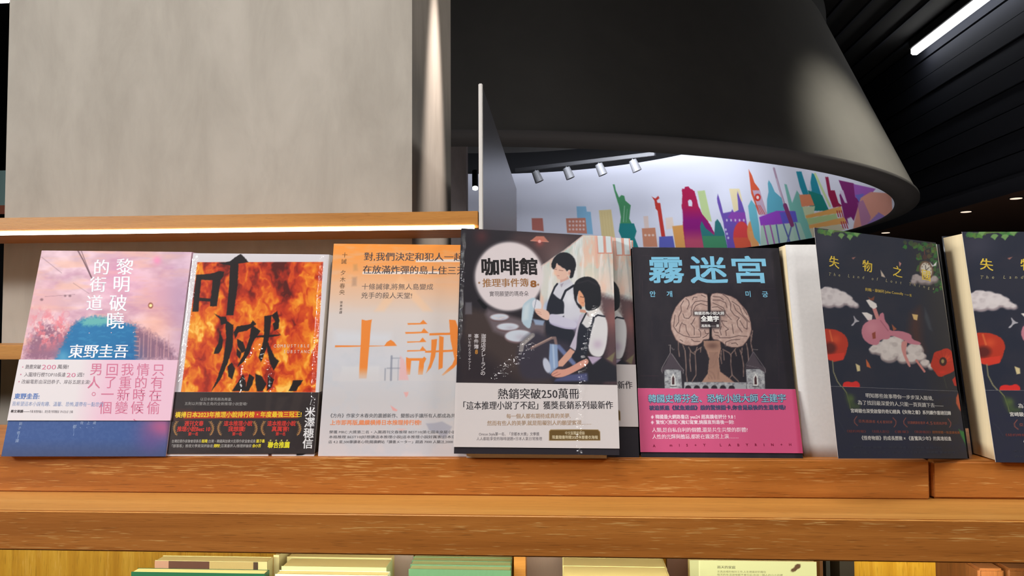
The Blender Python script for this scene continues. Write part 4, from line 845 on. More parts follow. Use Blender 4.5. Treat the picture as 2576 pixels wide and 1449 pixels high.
    P([(1040, 440), (1070, 370), (1130, 334), (1210, 325), (1290, 370), (1332, 450), (1336, 640), (1270, 690), (1168, 702), (1162, 560), (1130, 500), (1104, 470), (1085, 530), (1076, 600), (1140, 655), (1118, 690), (1060, 600), (1045, 520)], hr, 1, 1, 0.8, 4); p.line([(1090, 400), (1200, 370), (1290, 420)], (70, 66, 72), 10, .5, 2)
    p.smooth = 0; pr.tf(1120, 550, 2.338)
    pr.text('咖啡館', 216, 288, 543, 288, 98, (36, 32, 34), b=0.07); pr.text('推理事件簿', 222, 378, 495, 378, 50, (160, 114, 72), m=0.05); pr.text('8', 507, 386, 540, 386, 50, (150, 96, 50), b=0.08)
    p.ell(203, 376, 6, 6, (150, 110, 76)); p.ell(553, 390, 6, 6, (150, 110, 76)); pr.text('實現願望的瑪奇朵', 265, 442, 497, 443, 30, (100, 92, 96))
    w = (206, 198, 200)
    pr.column('珈琲店タレ', 230, 690, 229, 798, 26, w, b=.03); p.line([(228, 816), (228, 838)], w, 4); pr.column('ランの', 228, 856, 227, 908, 26, w, b=.03)
    pr.column('事件簿', 187, 690, 186, 752, 25, w, b=.03); pr.chars('8', [(187, 782)], 30, (190, 130, 60), b=.05); pr.column('願いを叶えるマキア', 147, 686, 146, 845, 17, w); p.line([(146, 856), (146, 868)], w, 2.4); pr.chars('ト', [(146, 880)], 17, w)
def band_cafe(pr):
    p = pr.p; pr.tf(1140, 940, 5.6); p.C[:] = (212, 203, 201); k = (58, 54, 58)
    pr.text('熱銷突破250萬冊', 650, 285, 1792, 290, 136, k, m=0.035); pr.text('「這本推理小說了不起」獲獎長銷系列最新作', 150, 446, 2250, 452, 104, k, m=0.035)
    t_ = (172, 142, 112); pr.text('每一個人都有期待成真的美夢,', 775, 598, 1672, 598, 62, t_, m=0.03); pr.text('然而有些人的美夢,就是阻礙別人的願望實現……', 498, 696, 1955, 694, 62, t_, m=0.03)
    g = (112, 104, 108); pr.text('Oricon Style第一名、「京都本大獎」文學獎', 380, 848, 1242, 850, 44, g); pr.text('人人都能享受的咖啡謎題×日本人氣日常推理', 345, 914, 1282, 916, 44, g)
    p.poly([(1400, 786), (2052, 788), (2083, 820), (2085, 945), (1377, 942), (1377, 812)], (150, 124, 78), 1, .5); p.poly([(1406, 796), (2046, 798), (2073, 826), (2075, 936), (1387, 934), (1387, 818)], (104, 80, 42), 1, .5)
    l = (206, 190, 156); pr.text('中文版獨家收錄', 1602, 838, 1870, 840, 44, l, m=.03); pr.text('限量隨書附贈2025年曆書衣海報', 1424, 896, 2050, 900, 44, l, b=.04)

# --- book five: brain tree over a castle
def art_mist(pr):
    p = pr.p; pr.tf(1560, 600, 2.542); p.C[:] = (37, 34, 42); X, Y = p.L()
    p.noise(30, 60, (46, 42, 48), 0.7, .4, .7, 2); rnd = random.Random(4)
    for k in range(46):
        x0 = 80 + rnd.random() * 1020; y0 = 60 + rnd.random() * 880
        if k % 2: p.line([(x0, y0), (x0 + 60 + rnd.random() * 90, y0)], (74, 52, 60), 2, .55)
        else: p.line([(x0, y0), (x0, y0 + 50 + rnd.random() * 120)], (72, 52, 60), 2, .5)
    p.mix(np.arange(len(p.P)), (22, 20, 24), np.clip((X - (950 + 0.115 * Y)) / 40, 0, 0.45))  # shade where the cover curves to the spine, painted along the right edge
    b = (118, 180, 208)
    for ch, x0, x1 in (('霧', 182, 404), ('迷', 449, 680), ('宮', 720, 931)): pr.text(ch, x0, 206, x1, 206, 172, b, b=0.045)
    pr.chars('안개미궁', [(210, 355), (320, 355), (822, 355), (929, 357)], 38, b, b=.04)
    pr.tf(1640, 720, 5.572); P = p.poly; F = (176, 148, 138); D = (66, 44, 46)
    tone = (150, 120, 112)
    for pts in ([(240, 820), (265, 820), (262, 940), (270, 950)], ): p.line(pts, (120, 112, 112), 8)
    p.line([(262, 820), (262, 940)], (130, 120, 120), 9); p.line([(285, 860), (300, 885), (318, 882)], (130, 120, 120), 7); p.line([(1412, 880), (1486, 886)], (120, 112, 112), 7)
    for q in ([(375, 760), (378, 880), (392, 980)], [(440, 820), (470, 900), (484, 1080), (486, 1230), (500, 1330)], [(545, 900), (538, 1060), (552, 1190)], [(640, 850), (612, 940), (622, 1080), (625, 1240), (570, 1330)], [(520, 850), (560, 920), (610, 950)], [(690, 860), (688, 920)], [(700, 850), (600, 920)],
              [(1000, 880), (1090, 930), (1112, 960)], [(1180, 870), (1115, 950), (1112, 1090), (1130, 1240), (1220, 1330)], [(980, 900), (972, 1000), (985, 1080)], [(1010, 900), (1020, 1030)], [(1240, 890), (1270, 980), (1290, 1100), (1290, 1260)], [(1270, 860), (1265, 930)], [(1330, 800), (1350, 900), (1362, 1050)], [(1395, 680), (1392, 800), (1420, 920), (1440, 980)], [(1415, 620), (1398, 760)], [(1170, 900), (1190, 970)], [(1130, 1240), (1085, 1300)]):
        p.line(q, (140, 118, 110), 13, .95); p.line(q, (84, 64, 62), 4, .7)
    P([(350, 540), (730, 760), (960, 760), (975, 860), (945, 1010), (960, 1190), (1080, 1280), (1240, 1400), (1330, 1440), (1150, 1400), (1000, 1340), (700, 1345), (790, 1220), (812, 1010), (770, 900), (735, 830)] [1:], (158, 124, 108), 1, 1.2, 1, 5)
    for x_ in range(8): p.line([(815 + x_ * 16, 920), (825 + x_ * 14, 1060), (800 + x_ * 22, 1300)], D, 5, .55)
    p.glow(855, 830, 90, (96, 70, 64), .8, 50)
    Lb = [(790, 160), (780, 118), (720, 95), (640, 96), (560, 130), (470, 150), (400, 215), (340, 290), (290, 400), (268, 500), (275, 600), (310, 680), (345, 750), (400, 790), (470, 820), (560, 830), (640, 825), (700, 790), (730, 745), (800, 740), (830, 700), (825, 600), (800, 400)]
    Rb = [(826, 150), (850, 105), (920, 92), (1000, 105), (1120, 140), (1190, 180), (1260, 260), (1330, 340), (1370, 430), (1390, 520), (1400, 600), (1380, 690), (1330, 770), (1280, 830), (1200, 855), (1120, 850), (1050, 830), (990, 780), (930, 750), (870, 740), (840, 690), (835, 560), (830, 300)]
    P(Lb, F, 1, 1); P(Rb, F, 1, 1)
    mb_ = np.maximum(p.inpoly(Lb, 1), p.inpoly(Rb, 1)); p.noise(7, 9, (202, 178, 168), .45, .42, .7, 8, mask=mb_, o=2); p.noise(9, 7, (140, 112, 106), .35, .52, .7, 18, mask=mb_)
    for q in (Lb, Rb): p.line(q + [q[0]], (100, 74, 72), 9, .7)
    sul = ([(790, 215), (700, 200), (610, 215), (570, 270), (560, 330)], [(780, 270), (690, 240), (620, 270), (590, 330)], [(640, 150), (590, 150), (575, 190)], [(480, 170), (520, 200), (530, 250), (500, 320)], [(450, 200), (410, 270), (420, 340), (380, 420), (380, 500), (340, 560)],
           [(555, 330), (560, 400), (520, 450), (460, 440), (440, 380)], [(430, 500), (400, 560), (390, 640)], [(430, 520), (480, 540), (490, 620), (530, 690)], [(550, 520), (600, 580), (600, 680)], [(610, 440), (590, 480), (560, 530)], [(330, 400), (320, 470), (310, 560), (360, 640), (450, 690), (560, 715), (680, 710)],
           [(440, 770), (400, 745)], [(560, 740), (600, 770), (680, 770)], [(660, 600), (690, 640), (690, 700)], [(720, 720), (770, 690), (800, 650)], [(745, 610), (760, 660), (800, 660)], [(700, 120), (760, 150)],
           [(860, 190), (960, 190), (1040, 230), (1060, 300)], [(860, 230), (930, 260), (1010, 300), (1040, 380), (1120, 465)], [(850, 290), (930, 285), (1000, 330)], [(1000, 110), (1070, 160), (1110, 240), (1110, 330), (1160, 400), (1230, 440)], [(1130, 210), (1230, 280), (1280, 400), (1370, 500)],
           [(1150, 250), (1180, 330), (1260, 400), (1340, 490), (1340, 600), (1300, 580), (1240, 480)], [(1230, 440), (1200, 480), (1210, 560), (1270, 640)], [(1060, 490), (980, 480), (1010, 540), (1080, 600)], [(1130, 530), (1140, 600), (1150, 660)], [(1080, 600), (1040, 620), (1050, 690)], [(980, 560), (960, 620), (980, 680)],
           [(890, 680), (940, 690), (960, 720), (1100, 720), (1220, 690), (1340, 700)], [(870, 600), (880, 640), (940, 650)], [(1040, 830), (1040, 780), (1120, 750), (1240, 740)], [(1120, 800), (1180, 790), (1210, 820)], [(860, 140), (960, 150), (1010, 190)], [(1280, 300), (1340, 400)])
    for q in sul: p.line(q, (226, 204, 194), 22, .28, 1.6); p.line(q, D, 10, .9, .7)
    p.line([(806, 110), (808, 360), (830, 600), (828, 740)], (26, 22, 28), 34, 1, 1.5)
    P([(585, 345), (1030, 345), (1028, 408), (968, 410), (962, 590), (680, 590), (676, 410), (588, 408)], (38, 32, 38), .88, 4)
    # castle
    st = (150, 152, 156); rf = (70, 62, 70)
    P([(460, 1340), (1330, 1345), (1330, 1450), (455, 1450)], st, 1, .8); 
    for k in range(6): p.ell(515 + k * 122, 1430, 44, 46, (40, 36, 42))
    P([(178, 1165), (410, 1165), (432, 1450), (185, 1450)], st, 1, .8); P([(1325, 1160), (1580, 1155), (1590, 1450), (1340, 1450)], st, 1, .8)
    ms = np.maximum(p.inpoly([(178, 1165), (410, 1165), (432, 1450), (185, 1450)], 1), np.maximum(p.inpoly([(1325, 1160), (1580, 1155), (1590, 1450), (1340, 1450)], 1), p.inpoly([(460, 1340), (1330, 1345), (1330, 1390), (455, 1390)], 1)))
    p.noise(5, 4, (96, 96, 102), .7, .5, .66, 12, mask=ms); p.noise(7, 7, (190, 192, 192), .6, .52, .68, 13, mask=ms)
    P([(262, 930), (300, 960), (400, 1120), (445, 1170), (450, 1210), (410, 1180), (300, 1150), (200, 1165), (150, 1200), (135, 1170), (200, 1080)], rf, 1, .8); p.line([(262, 930), (150, 1130), (135, 1170), (150, 1210)], (140, 132, 134), 6); p.line([(280, 940), (405, 1120), (450, 1170), (440, 1225)], (140, 132, 134), 6)
    P([(1420, 900), (1445, 960), (1520, 1090), (1600, 1160), (1590, 1210), (1500, 1150), (1330, 1150), (1310, 1160), (1330, 1100), (1390, 980)], rf, 1, .8); p.line([(1425, 920), (1320, 1100), (1500, 1140)], (130, 124, 128), 5, .7); p.line([(1430, 920), (1595, 1160), (1595, 1215)], (130, 124, 128), 5)
    for cx_ in (303, 1458): P([(cx_ - 32, 1390), (cx_ - 30, 1270), (cx_, 1215), (cx_ + 32, 1270), (cx_ + 34, 1390)], (206, 206, 204), 1, .6); P([(cx_ - 17, 1375), (cx_ - 17, 1285), (cx_, 1245), (cx_ + 17, 1285), (cx_ + 19, 1375)], (64, 40, 44), 1, .6); p.line([(cx_ - 42, 1400), (cx_ + 46, 1400)], (60, 56, 60), 10)
    w = (230, 228, 226)
    pr.text('韓國恐怖小說大師', 603, 378, 1018, 378, 44, w, b=.04); pr.text('全建宇', 692, 456, 940, 456, 76, (244, 243, 240), b=.07); pr.text('馮燕珠', 697, 553, 828, 553, 38, w, b=.03); p.line([(836, 553), (900, 553)], w, 3); pr.text('譯', 910, 553, 945, 553, 38, w, b=.03)
def band_mist(pr):
    p = pr.p; pr.tf(1600, 960, 5.99); p.C[:] = (200, 84, 126); X, Y = p.L(); p.mix(np.arange(len(p.P)), (176, 54, 92), np.clip((X - 2330 - (Y - 100) * .1) / 70, 0, .6))  # the spine curve's shade continues in the band colour at the right
    o = (66, 62, 96)
    pr.text('韓國史蒂芬金、恐怖小說大師 全建宇', 187, 254, 2250, 246, 112, (150, 204, 222), b=.045, out=o); pr.text('被迫抓進《魷魚遊戲》般的驚悚關卡,你會是最後的生還者嗎?', 200, 390, 2250, 384, 64, (140, 160, 186), b=.04, out=o)
    w = (238, 206, 220); P = p.poly
    for y_ in (530, 610): P([(247, y_ - 30), (270, y_), (247, y_ + 30), (224, y_)], w)
    pr.text('韓國最大網路書店 yes24 超高讀者評分 9.8 !', 292, 528, 1495, 528, 58, w, b=.05); pr.text('驚悚╳推理╳魔幻寫實,燒腦直到最後一刻!', 300, 610, 1475, 608, 54, w, b=.05)
    pr.text('人類,是自私自利的個體,還是共生共榮的群體?', 240, 725, 1683, 722, 62, w, m=.04); pr.text('人性的光輝與醜惡,都將在霧迷宮上演……', 245, 828, 1540, 822, 62, w, m=.04)
    pr.chars('AmIS+YLABYRIN+H', [(272, 965), (528, 955), (655, 955), (772, 955), (900, 955), (1033, 952), (1280, 952), (1413, 952), (1545, 952), (1675, 950), (1807, 950), (1928, 950), (2053, 948), (2188, 946), (2318, 946)], 44, (128, 20, 58), b=.06)

# --- book six: dark blue cover, poppies and clouds
def art_lost(pr):
    p = pr.p; pr.tf(1940, 560, 2.336); p.C[:] = (35, 39, 54); X, Y = p.L(); P = p.poly
    p.noise(60, 60, (44, 44, 56), .7, .4, .7, 3); p.mix(np.arange(len(p.P)), (44, 42, 44), np.clip((X - 760 - (Y) * .12) / 200, 0, .8)); p.glow(330, 120, 90, (66, 64, 78), .6)
    p.poly([(820, 540), (870, 500), (885, 700), (900, 760), (850, 760), (805, 640)], (92, 50, 36), .6, 12)
    rnd = random.Random(2)
    def leaf(x_, y_, r, c, a): P([(x_ + r * math.cos(a + t) * s_, y_ + r * math.sin(a + t) * s_) for t, s_ in ((0, 1.2), (.7, .7), (1.5, 1), (2.4, .8), (3.1, .7), (3.9, .8), (4.7, 1), (5.6, .7))], c, .95, .6)
    for k in range(22):
        t = k / 21; x_ = 285 + 230 * t; y_ = 42 + 12 * math.sin(t * 9) + t * 14 + rnd.random() * 12; leaf(x_, y_, 12 + rnd.random() * 7, (58 + rnd.randint(0, 40), 98 + rnd.randint(0, 34), 58), rnd.random() * 6)
    p.line([(300, 48), (400, 55), (510, 68)], (96, 110, 70), 4, .7)
    for x_, y_ in ((410, 78), (460, 85), (500, 65), (350, 50)): leaf(x_, y_, 19, (112, 152, 88), 1.5)
    for k in range(95):
        x_ = 780 + rnd.random() * 230; y_ = 100 + rnd.random() ** 1.6 * 250 + (x_ - 760) * .13
        if y_ < 150 or x_ > 860: leaf(x_, y_, 9 + rnd.random() * 9, (40 + rnd.randint(0, 40), 64 + rnd.randint(0, 50), 46), rnd.random() * 6)
    for k in range(30): leaf(955 + rnd.random() * 70, 150 + rnd.random() * 260, 8 + rnd.random() * 8, (44, 70 + rnd.randint(0, 30), 48), rnd.random() * 6)
    def cloud(blobs, c=(214, 205, 204), d=(150, 136, 140)):
        rc = random.Random(len(blobs)); ex = []
        for x_, y_, r in blobs:
            for k in range(7):
                t = rc.random() * 6.28; ex.append((x_ + r * .8 * math.cos(t), y_ + r * .55 * math.sin(t), r * (.16 + .22 * rc.random())))
        for x_, y_, r in ex: p.ell(x_ + 1, y_ + 3, r, r * .85, d, .9, 1.0); p.ell(x_, y_ - 1, r * .85, r * .75, c, .7, 1.0)
        for x_, y_, r in blobs: p.ell(x_ + 3, y_ + 8, r, r * .8, d, 1, 2.2)
        for x_, y_, r in blobs: p.ell(x_, y_ - 2, r * .92, r * .72, c, .9, 2.0)
        for x_, y_, r in ex[::2]: p.ell(x_, y_, r, r * .8, d if rc.random() < .4 else c, .22, 1.6)
    cloud([(300, 430, 46), (330, 412, 38), (370, 425, 44), (410, 440, 42), (440, 455, 36), (340, 465, 44), (395, 470, 36), (470, 478, 24), (495, 488, 16), (285, 470, 34)])
    cloud([(850, 325, 26), (885, 335, 30), (920, 335, 32), (955, 330, 24), (835, 345, 18)], (170, 158, 156), (110, 98, 98))
    p.ell(910, 278, 42, 56, (104, 78, 60), 1, 1, -.25); p.ell(910, 278, 33, 46, (196, 184, 168), 1, .8, -.25); p.ell(910, 278, 24, 35, (206, 198, 184), 1, .8, -.25); p.line([(908, 282), (905, 250)], (50, 40, 40), 4); p.line([(908, 282), (925, 262)], (50, 40, 40), 4)
    for k in range(12): a = k * math.pi / 6; p.ell(910 + 28 * math.cos(a), 278 + 39 * math.sin(a), 2.6, 3, (70, 56, 50))
    p.line([(898, 140), (900, 190)], (110, 60, 56), 4); p.ell(902, 200, 14, 16, (70, 46, 44))
    P([(930, 228), (950, 250), (972, 225), (968, 250), (945, 256)], (210, 208, 210)); P([(640, 280), (660, 310), (668, 325), (645, 318)], (196, 178, 160)); P([(748, 228), (762, 240), (752, 262)], (190, 130, 120)); P([(470, 210), (495, 205), (480, 220)], (150, 100, 90))
    p.smooth = 1
    # diving child in a pink dress over clouds
    pkd = (186, 116, 130)
    cloud([(640, 740, 48), (690, 710, 46), (730, 700, 40), (740, 750, 56), (690, 780, 52), (770, 800, 34), (840, 750, 50), (870, 790, 34), (600, 750, 26), (820, 800, 36), (900, 830, 26), (935, 850, 18)], (210, 200, 194), (136, 122, 122))
    p.line([(600, 500), (625, 570)], (196, 128, 124), 22); p.line([(575, 575), (590, 600)], (190, 140, 136), 16)
    P([(555, 460), (575, 455), (615, 480), (620, 500), (600, 512), (580, 500)], (222, 214, 208)); P([(530, 532), (560, 532), (592, 548), (590, 575), (565, 578)], (222, 214, 208)); P([(565, 440), (585, 450), (605, 435), (600, 462), (580, 460)], (120, 66, 48))
    P([(635, 540), (658, 530), (665, 580), (690, 610), (695, 640), (760, 640), (820, 660), (825, 690), (880, 710), (870, 725), (800, 715), (770, 690), (700, 665), (690, 690), (640, 690), (625, 725), (580, 722), (540, 690), (527, 645), (540, 600), (590, 572), (630, 572)], pkd, 1, .8); p.glow(590, 620, 40, (206, 140, 150), .6); p.line([(640, 580), (685, 640)], (150, 84, 100), 6, .7)
    P([(765, 700), (800, 700), (785, 770), (820, 850), (806, 855), (775, 790), (760, 740)], (196, 132, 126)); p.line([(850, 815), (898, 880)], (196, 124, 116), 12); P([(590, 655), (610, 645), (612, 685), (595, 688)], (140, 66, 50)); P([(705, 600), (735, 630), (715, 640)], (150, 84, 56)); P([(825, 540), (860, 545), (855, 578), (835, 572)], (206, 172, 112))
    P([(480, 545), (500, 575), (520, 585), (495, 590), (480, 612), (466, 610), (490, 585)], (170, 166, 172)); P([(555, 805), (572, 830), (585, 860), (560, 850)], (186, 96, 56)); P([(495, 832), (520, 845), (522, 875), (505, 878)], (206, 188, 140)); P([(900, 500), (925, 560), (945, 640), (925, 630), (900, 560)], (66, 70, 78), .7, 3)
    # poppies
    def poppy(x_, y_, rx, ry, seed):
        p.poly([(x_ + rx * math.cos(t) * (1 + .08 * math.sin(5 * t + seed)), y_ + ry * math.sin(t) * (1 + .1 * math.sin(4 * t + seed))) for t in np.linspace(0, 6.1, 30)], (176, 48, 30), 1, .8, 1, seed)
        p.glow(x_ + rx * .3, y_ - ry * .3, rx * .3, (214, 76, 44), .8); p.glow(x_ - rx * .1, y_ + ry * .7, rx * .35, (206, 50, 36), .8, ry * .12)
        for k in range(7): a = -2.6 + k * .42; p.line([(x_, y_), (x_ + rx * .85 * math.cos(a), y_ + ry * .85 * math.sin(a))], (130, 30, 22), 3, .4, 1)
    P([(300, 630), (345, 628), (400, 640), (440, 670), (455, 715), (440, 770), (425, 810), (350, 815), (320, 795), (300, 800)], (178, 52, 32), 1, .8, 1, 3); p.glow(380, 690, 26, (212, 82, 46), .7); p.ell(345, 742, 38, 34, (72, 28, 28), .8, 5); P([(325, 780), (430, 768), (425, 810), (370, 822), (330, 805)], (206, 56, 40), .9, 1)
    p.line([(345, 640), (360, 700)], (230, 130, 70), 8, .6, 1.5)
    poppy(1010, 828, 72, 82, 6); p.ell(1008, 822, 22, 26, (60, 34, 30)); p.ell(1006, 820, 9, 12, (150, 130, 84))
    P([(420, 965), (425, 942), (450, 935), (475, 942), (500, 932), (520, 950), (520, 975), (430, 975)], (206, 44, 40)); P([(1062, 930), (1085, 905), (1110, 930), (1100, 970), (1075, 965)], (170, 44, 32))
    p.line([(362, 815), (368, 880), (390, 935), (430, 990)], (140, 134, 100), 6, .9); p.line([(1010, 905), (1030, 980)], (80, 84, 60), 3, .6)
    y_ = (222, 190, 66)
    pr.chars('失物之國', [(368, 238), (562, 260), (738, 290), (908, 310)], 68, y_, m=.04, rot=-.12)
    tt = 'The Land of Lost Things'; n = len(tt)
    pr.chars(tt, [(345 + (952 - 345) * k / (n - 1), 308 + 42 * k / (n - 1) + 36 * (k / (n - 1)) ** 2) for k in range(n)], 25, (168, 158, 118), sk=.2, rot=-.12)
    pr.text('約翰・康納利 John Connolly', 550, 396, 772, 420, 20, (190, 164, 74), m=.04); p.line([(782, 424), (804, 428)], y_, 2); pr.chars('著', [(816, 430)], 17, (190, 164, 74))
def band_lost(pr):
    p = pr.p; pr.tf(2080, 960, 6.962); p.C[:] = (41, 43, 58); X, Y = p.L(); P = p.poly
    p.mix(np.arange(len(p.P)), (45, 42, 46), np.clip((X - 1300) / 700, 0, 1)); p.noise(20, 20, (38, 40, 60), .5, .45, .7, 4)
    p.line([(270, 100), (340, 200), (390, 380), (410, 470)], (140, 140, 84), 12, .95); P([(320, 200), (420, 240), (440, 330), (500, 400), (570, 400), (560, 470), (410, 480), (370, 380)], (66, 82, 50), .85, 6); p.glow(420, 300, 60, (86, 104, 56), .7); p.line([(170, 650), (250, 740), (315, 880)], (66, 70, 74), 4, .7)
    P([(2290, 210), (2250, 300), (2250, 400), (2300, 500), (2350, 560), (2420, 560), (2400, 200)], (176, 84, 54), 1, 1.5); P([(2290, 850), (2330, 880), (2400, 900), (2440, 1200), (2400, 1100), (2330, 960)], (52, 110, 54), 1, 1.5)
    w = (198, 194, 188); r = (140, 78, 66); pr_ = pr.text
    pr_('明知那些故事帶你一步步深入險境,', 668, 248, 1840, 310, 74, w, m=.04); pr_('為了找回最深愛的人,只能一頁頁讀下去——', 530, 370, 2020, 440, 74, w, m=.04); pr_('宮崎駿也深受啟發的奇幻經典《失物之書》系列續作重磅回歸', 412, 512, 2152, 575, 66, w, b=.05)
    pr_('亞馬遜讀者', 545, 690, 835, 705, 48, r, m=.03); pr_('4.4', 860, 706, 945, 712, 72, r); pr_('星好評', 960, 712, 1130, 718, 48, r, m=.03); pr_('好讀網讀者書評', 1395, 728, 1700, 738, 48, r, m=.03); pr_('4.5', 1715, 738, 1830, 744, 72, r); pr_('星超高評價', 1845, 745, 2085, 752, 48, r, m=.03)
    for q in ([(515, 610), (475, 670), (480, 720), (530, 770)], [(1140, 640), (1195, 700), (1190, 760), (1160, 800)], [(1365, 645), (1328, 700), (1335, 750), (1390, 805)], [(2105, 670), (2155, 740), (2150, 790), (2130, 820)]): p.line(q, r, 12)
    pr_('《紐約時報》', 345, 862, 672, 872, 44, (124, 62, 56)); pr_('《出版人週刊》', 780, 872, 1075, 884, 44, (124, 62, 56)); pr_('《書單》', 1170, 884, 1415, 892, 44, (124, 62, 56)); pr_('《軌跡雜誌》', 1512, 890, 1800, 900, 44, (124, 62, 56)); pr_('國際媒體一致盛讚推薦', 1828, 900, 2310, 918, 44, (142, 84, 46))
    pr_('《怪奇物語》的成長歷險 × 《蒼鷺與少年》的異境相逢', 600, 985, 2155, 1022, 68, w, b=.04)
    f = (58, 60, 72)
    pr_('書評 作家 編輯 ・ 導讀 譯者 共同推薦 驚豔好評', 450, 1140, 1990, 1180, 34, f); pr_('奇幻迷 ・ 小說家 ・ 評論人 愛不釋手 一致推薦 重磅登場', 470, 1230, 2220, 1262, 34, f)

def standing_book(label, corners, quad, t, art, pmat, band=None, bv=None, bmat=None, cover=(40, 38, 44), spine=None, pages=M_pages, group=None, ys=0.0):
    co = arr(corners); sh = Sheet(co, quad); org = (co[2] + co[3]) / 2 + np.array([0, t / 2, 0]); org[2] = min(co[2][2], co[3][2])
    e = empty('paperback_book', org, label, 'book', group)
    pr = Print(sh, 0, 1, 0, 1, 0, 0.0005); art(pr)
    link('front_cover', pr.mesh('front_cover', org), pmat, e)
    cm = flat(cover, 0.4, name='cover_card')
    slabo('page_block', sh, (0.008, 0.994, 0.006, 0.992, 0.0006, t - 0.0006), pages, e, org)
    slabo('back_cover', sh, (0, 1, 0, 1, t - 0.0005, t), cm, e, org)
    slabo('spine', sh, (0.9952, 1.0, 0, 1, 0.0005, t - 0.0005), flat(spine or cover, 0.4, name='spine_card'), e, org)
    if band:
        b = Print(sh, -0.0035, 1.002, bv[0], bv[1], -0.0009, 0.0006); b.ys = ys; band(b)
        o = link('paper_band', b.mesh('paper_band', org), bmat or pmat, e)
        c_ = tuple(b.p.C[-2]); slabo('band_fold', sh, (1.0006, 1.0025, bv[0], bv[1], -0.0003, t + 0.0003), flat(tuple(int(x) for x in c_), 0.4, name='band_card'), o, org)
    return e, sh, org
def vof(sh, px, py): return float(sh.uv(np.array([[px, py]], float))[0, 1])

Qd = ((105, 630), (482, 634), (417, 1148), (3, 1148))
shq = Sheet(arr([(0, 0, 1), (1, 0, 1), (1, 0, 0), (0, 0, 0)]), Qd)
standing_book('pink dawn street paperback with white and pink paper band, leftmost standing book', [(-.5185, .7376, .0743), (-.3667, .7434, .0716), (-.3614, .6884, LEDGE), (-.5152, .6836, LEDGE)],
              Qd, 0.017, art_dawn, M_print, band_dawn, (vof(shq, 230, 1057), vof(shq, 240, 904)), None, (120, 92, 118), (196, 150, 170), group='standing display books')
Qf = ((486, 637), (828, 640), (790, 1147), (417, 1147))
shq = Sheet(arr([(0, 0, 1), (1, 0, 1), (1, 0, 0), (0, 0, 0)]), Qf)
e2, sh2, og2 = standing_book('white-bordered book with black brush strokes in orange flames and black band', [(-.3651, .7435, .0704), (-.2288, .7488, .0681), (-.2254, .6948, LEDGE), (-.3625, .6905, LEDGE)],
              Qf, 0.018, art_fire, M_gloss, band_fire, (vof(shq, 600, 1141), vof(shq, 600, 986)), None, (206, 202, 206), (200, 196, 200), M_pages_w, group='standing display books')
Qt = ((840, 613), (1202, 617), (1191, 1148), (800, 1147))
standing_book('paperback fading from orange top to pale grey, with large orange title strokes', [(-.2229, .7449, .0784), (-.0802, .7492, .0757), (-.0799, .6973, LEDGE), (-.2217, .6949, LEDGE)],
              Qt, 0.012, art_ten, M_print, None, None, None, (206, 200, 200), (206, 200, 200), group='standing display books')
Qc = ((1160, 574), (1540, 595), (1558, 1145), (1142, 1141))
shq = Sheet(arr([(0, 0, 1), (1, 0, 1), (1, 0, 0), (0, 0, 0)]), Qc)
# the orange book stays behind it: nudge the stack of cafe books a touch forward of it
cc = arr([(-.0986, .7624, .0943), (.0528, .7796, .0859), (.0522, .7076, LEDGE), (-.0992, .7114, LEDGE)])
lift = 0.0
kf = 0.957
cf = [c * kf for c in cc]; dz = LEDGE - cf[2][2]
vb = (vof(shq, 1350, 1126), vof(shq, 1350, 966))
e4, sh4, og4 = standing_book('glossy cafe mystery book, two aproned figures at a sink, front of its pile', cf, Qc, 0.0135, art_cafe, M_gloss, band_cafe, vb, None, (36, 34, 40), (36, 34, 40), group='cafe mystery books in one pile')
for k, (dx, dy, dv, lab) in enumerate(((0.0190, 0.0195, 0.100, 'cafe mystery book second in its pile, only a right strip showing'), (0.0236, 0.0385, 0.05, 'cafe mystery book rearmost in its pile, a sliver at the right'))):
    c2 = [c + np.array([dx, dy, 0]) for c in cf]
    for j in (2, 3): c2[j][2] = LEDGE
    standing_book(lab, c2, Qc, 0.017, art_cafe, M_gloss, band_cafe, (vb[0] + dv, vb[1] + dv), None, (36, 34, 40), (36, 34, 40), group='cafe mystery books in one pile', ys=-dv * 556)
tag(boxo('acrylic_rest', -.085, .040, .6905, .6965, LEDGE, LEDGE * kf - .0001, flat((190, 190, 192), .2)), 'low pale plastic rest under the front cafe book', 'book rest')
Qm = ((1590, 622), (1958, 624), (2020, 1153), (1613, 1150))
shq = Sheet(arr([(0, 0, 1), (1, 0, 1), (1, 0, 0), (0, 0, 0)]), Qm)
cm_ = arr([(.0706, .7579, .0727), (.2108, .7564, .0701), (.2116, .6964, LEDGE), (.0708, .6979, LEDGE)])
vm = (vof(shq, 1800, 1138), vof(shq, 1800, 977))
standing_book('black book with blue title, brain tree over a castle and bright pink band', cm_, Qm, 0.013, art_mist, M_print, band_mist, vm, None, (30, 28, 34), (30, 28, 34), group='brain tree books')
c2 = [c + np.array([-.0028, .0145, -.0006 if k < 2 else 0]) for k, c in enumerate(cm_)]
standing_book('black book behind the pink-banded brain tree book, only its left edge showing', c2, Qm, 0.012, art_mist, M_print, None, None, None, (30, 28, 34), (30, 28, 34), group='brain tree books')

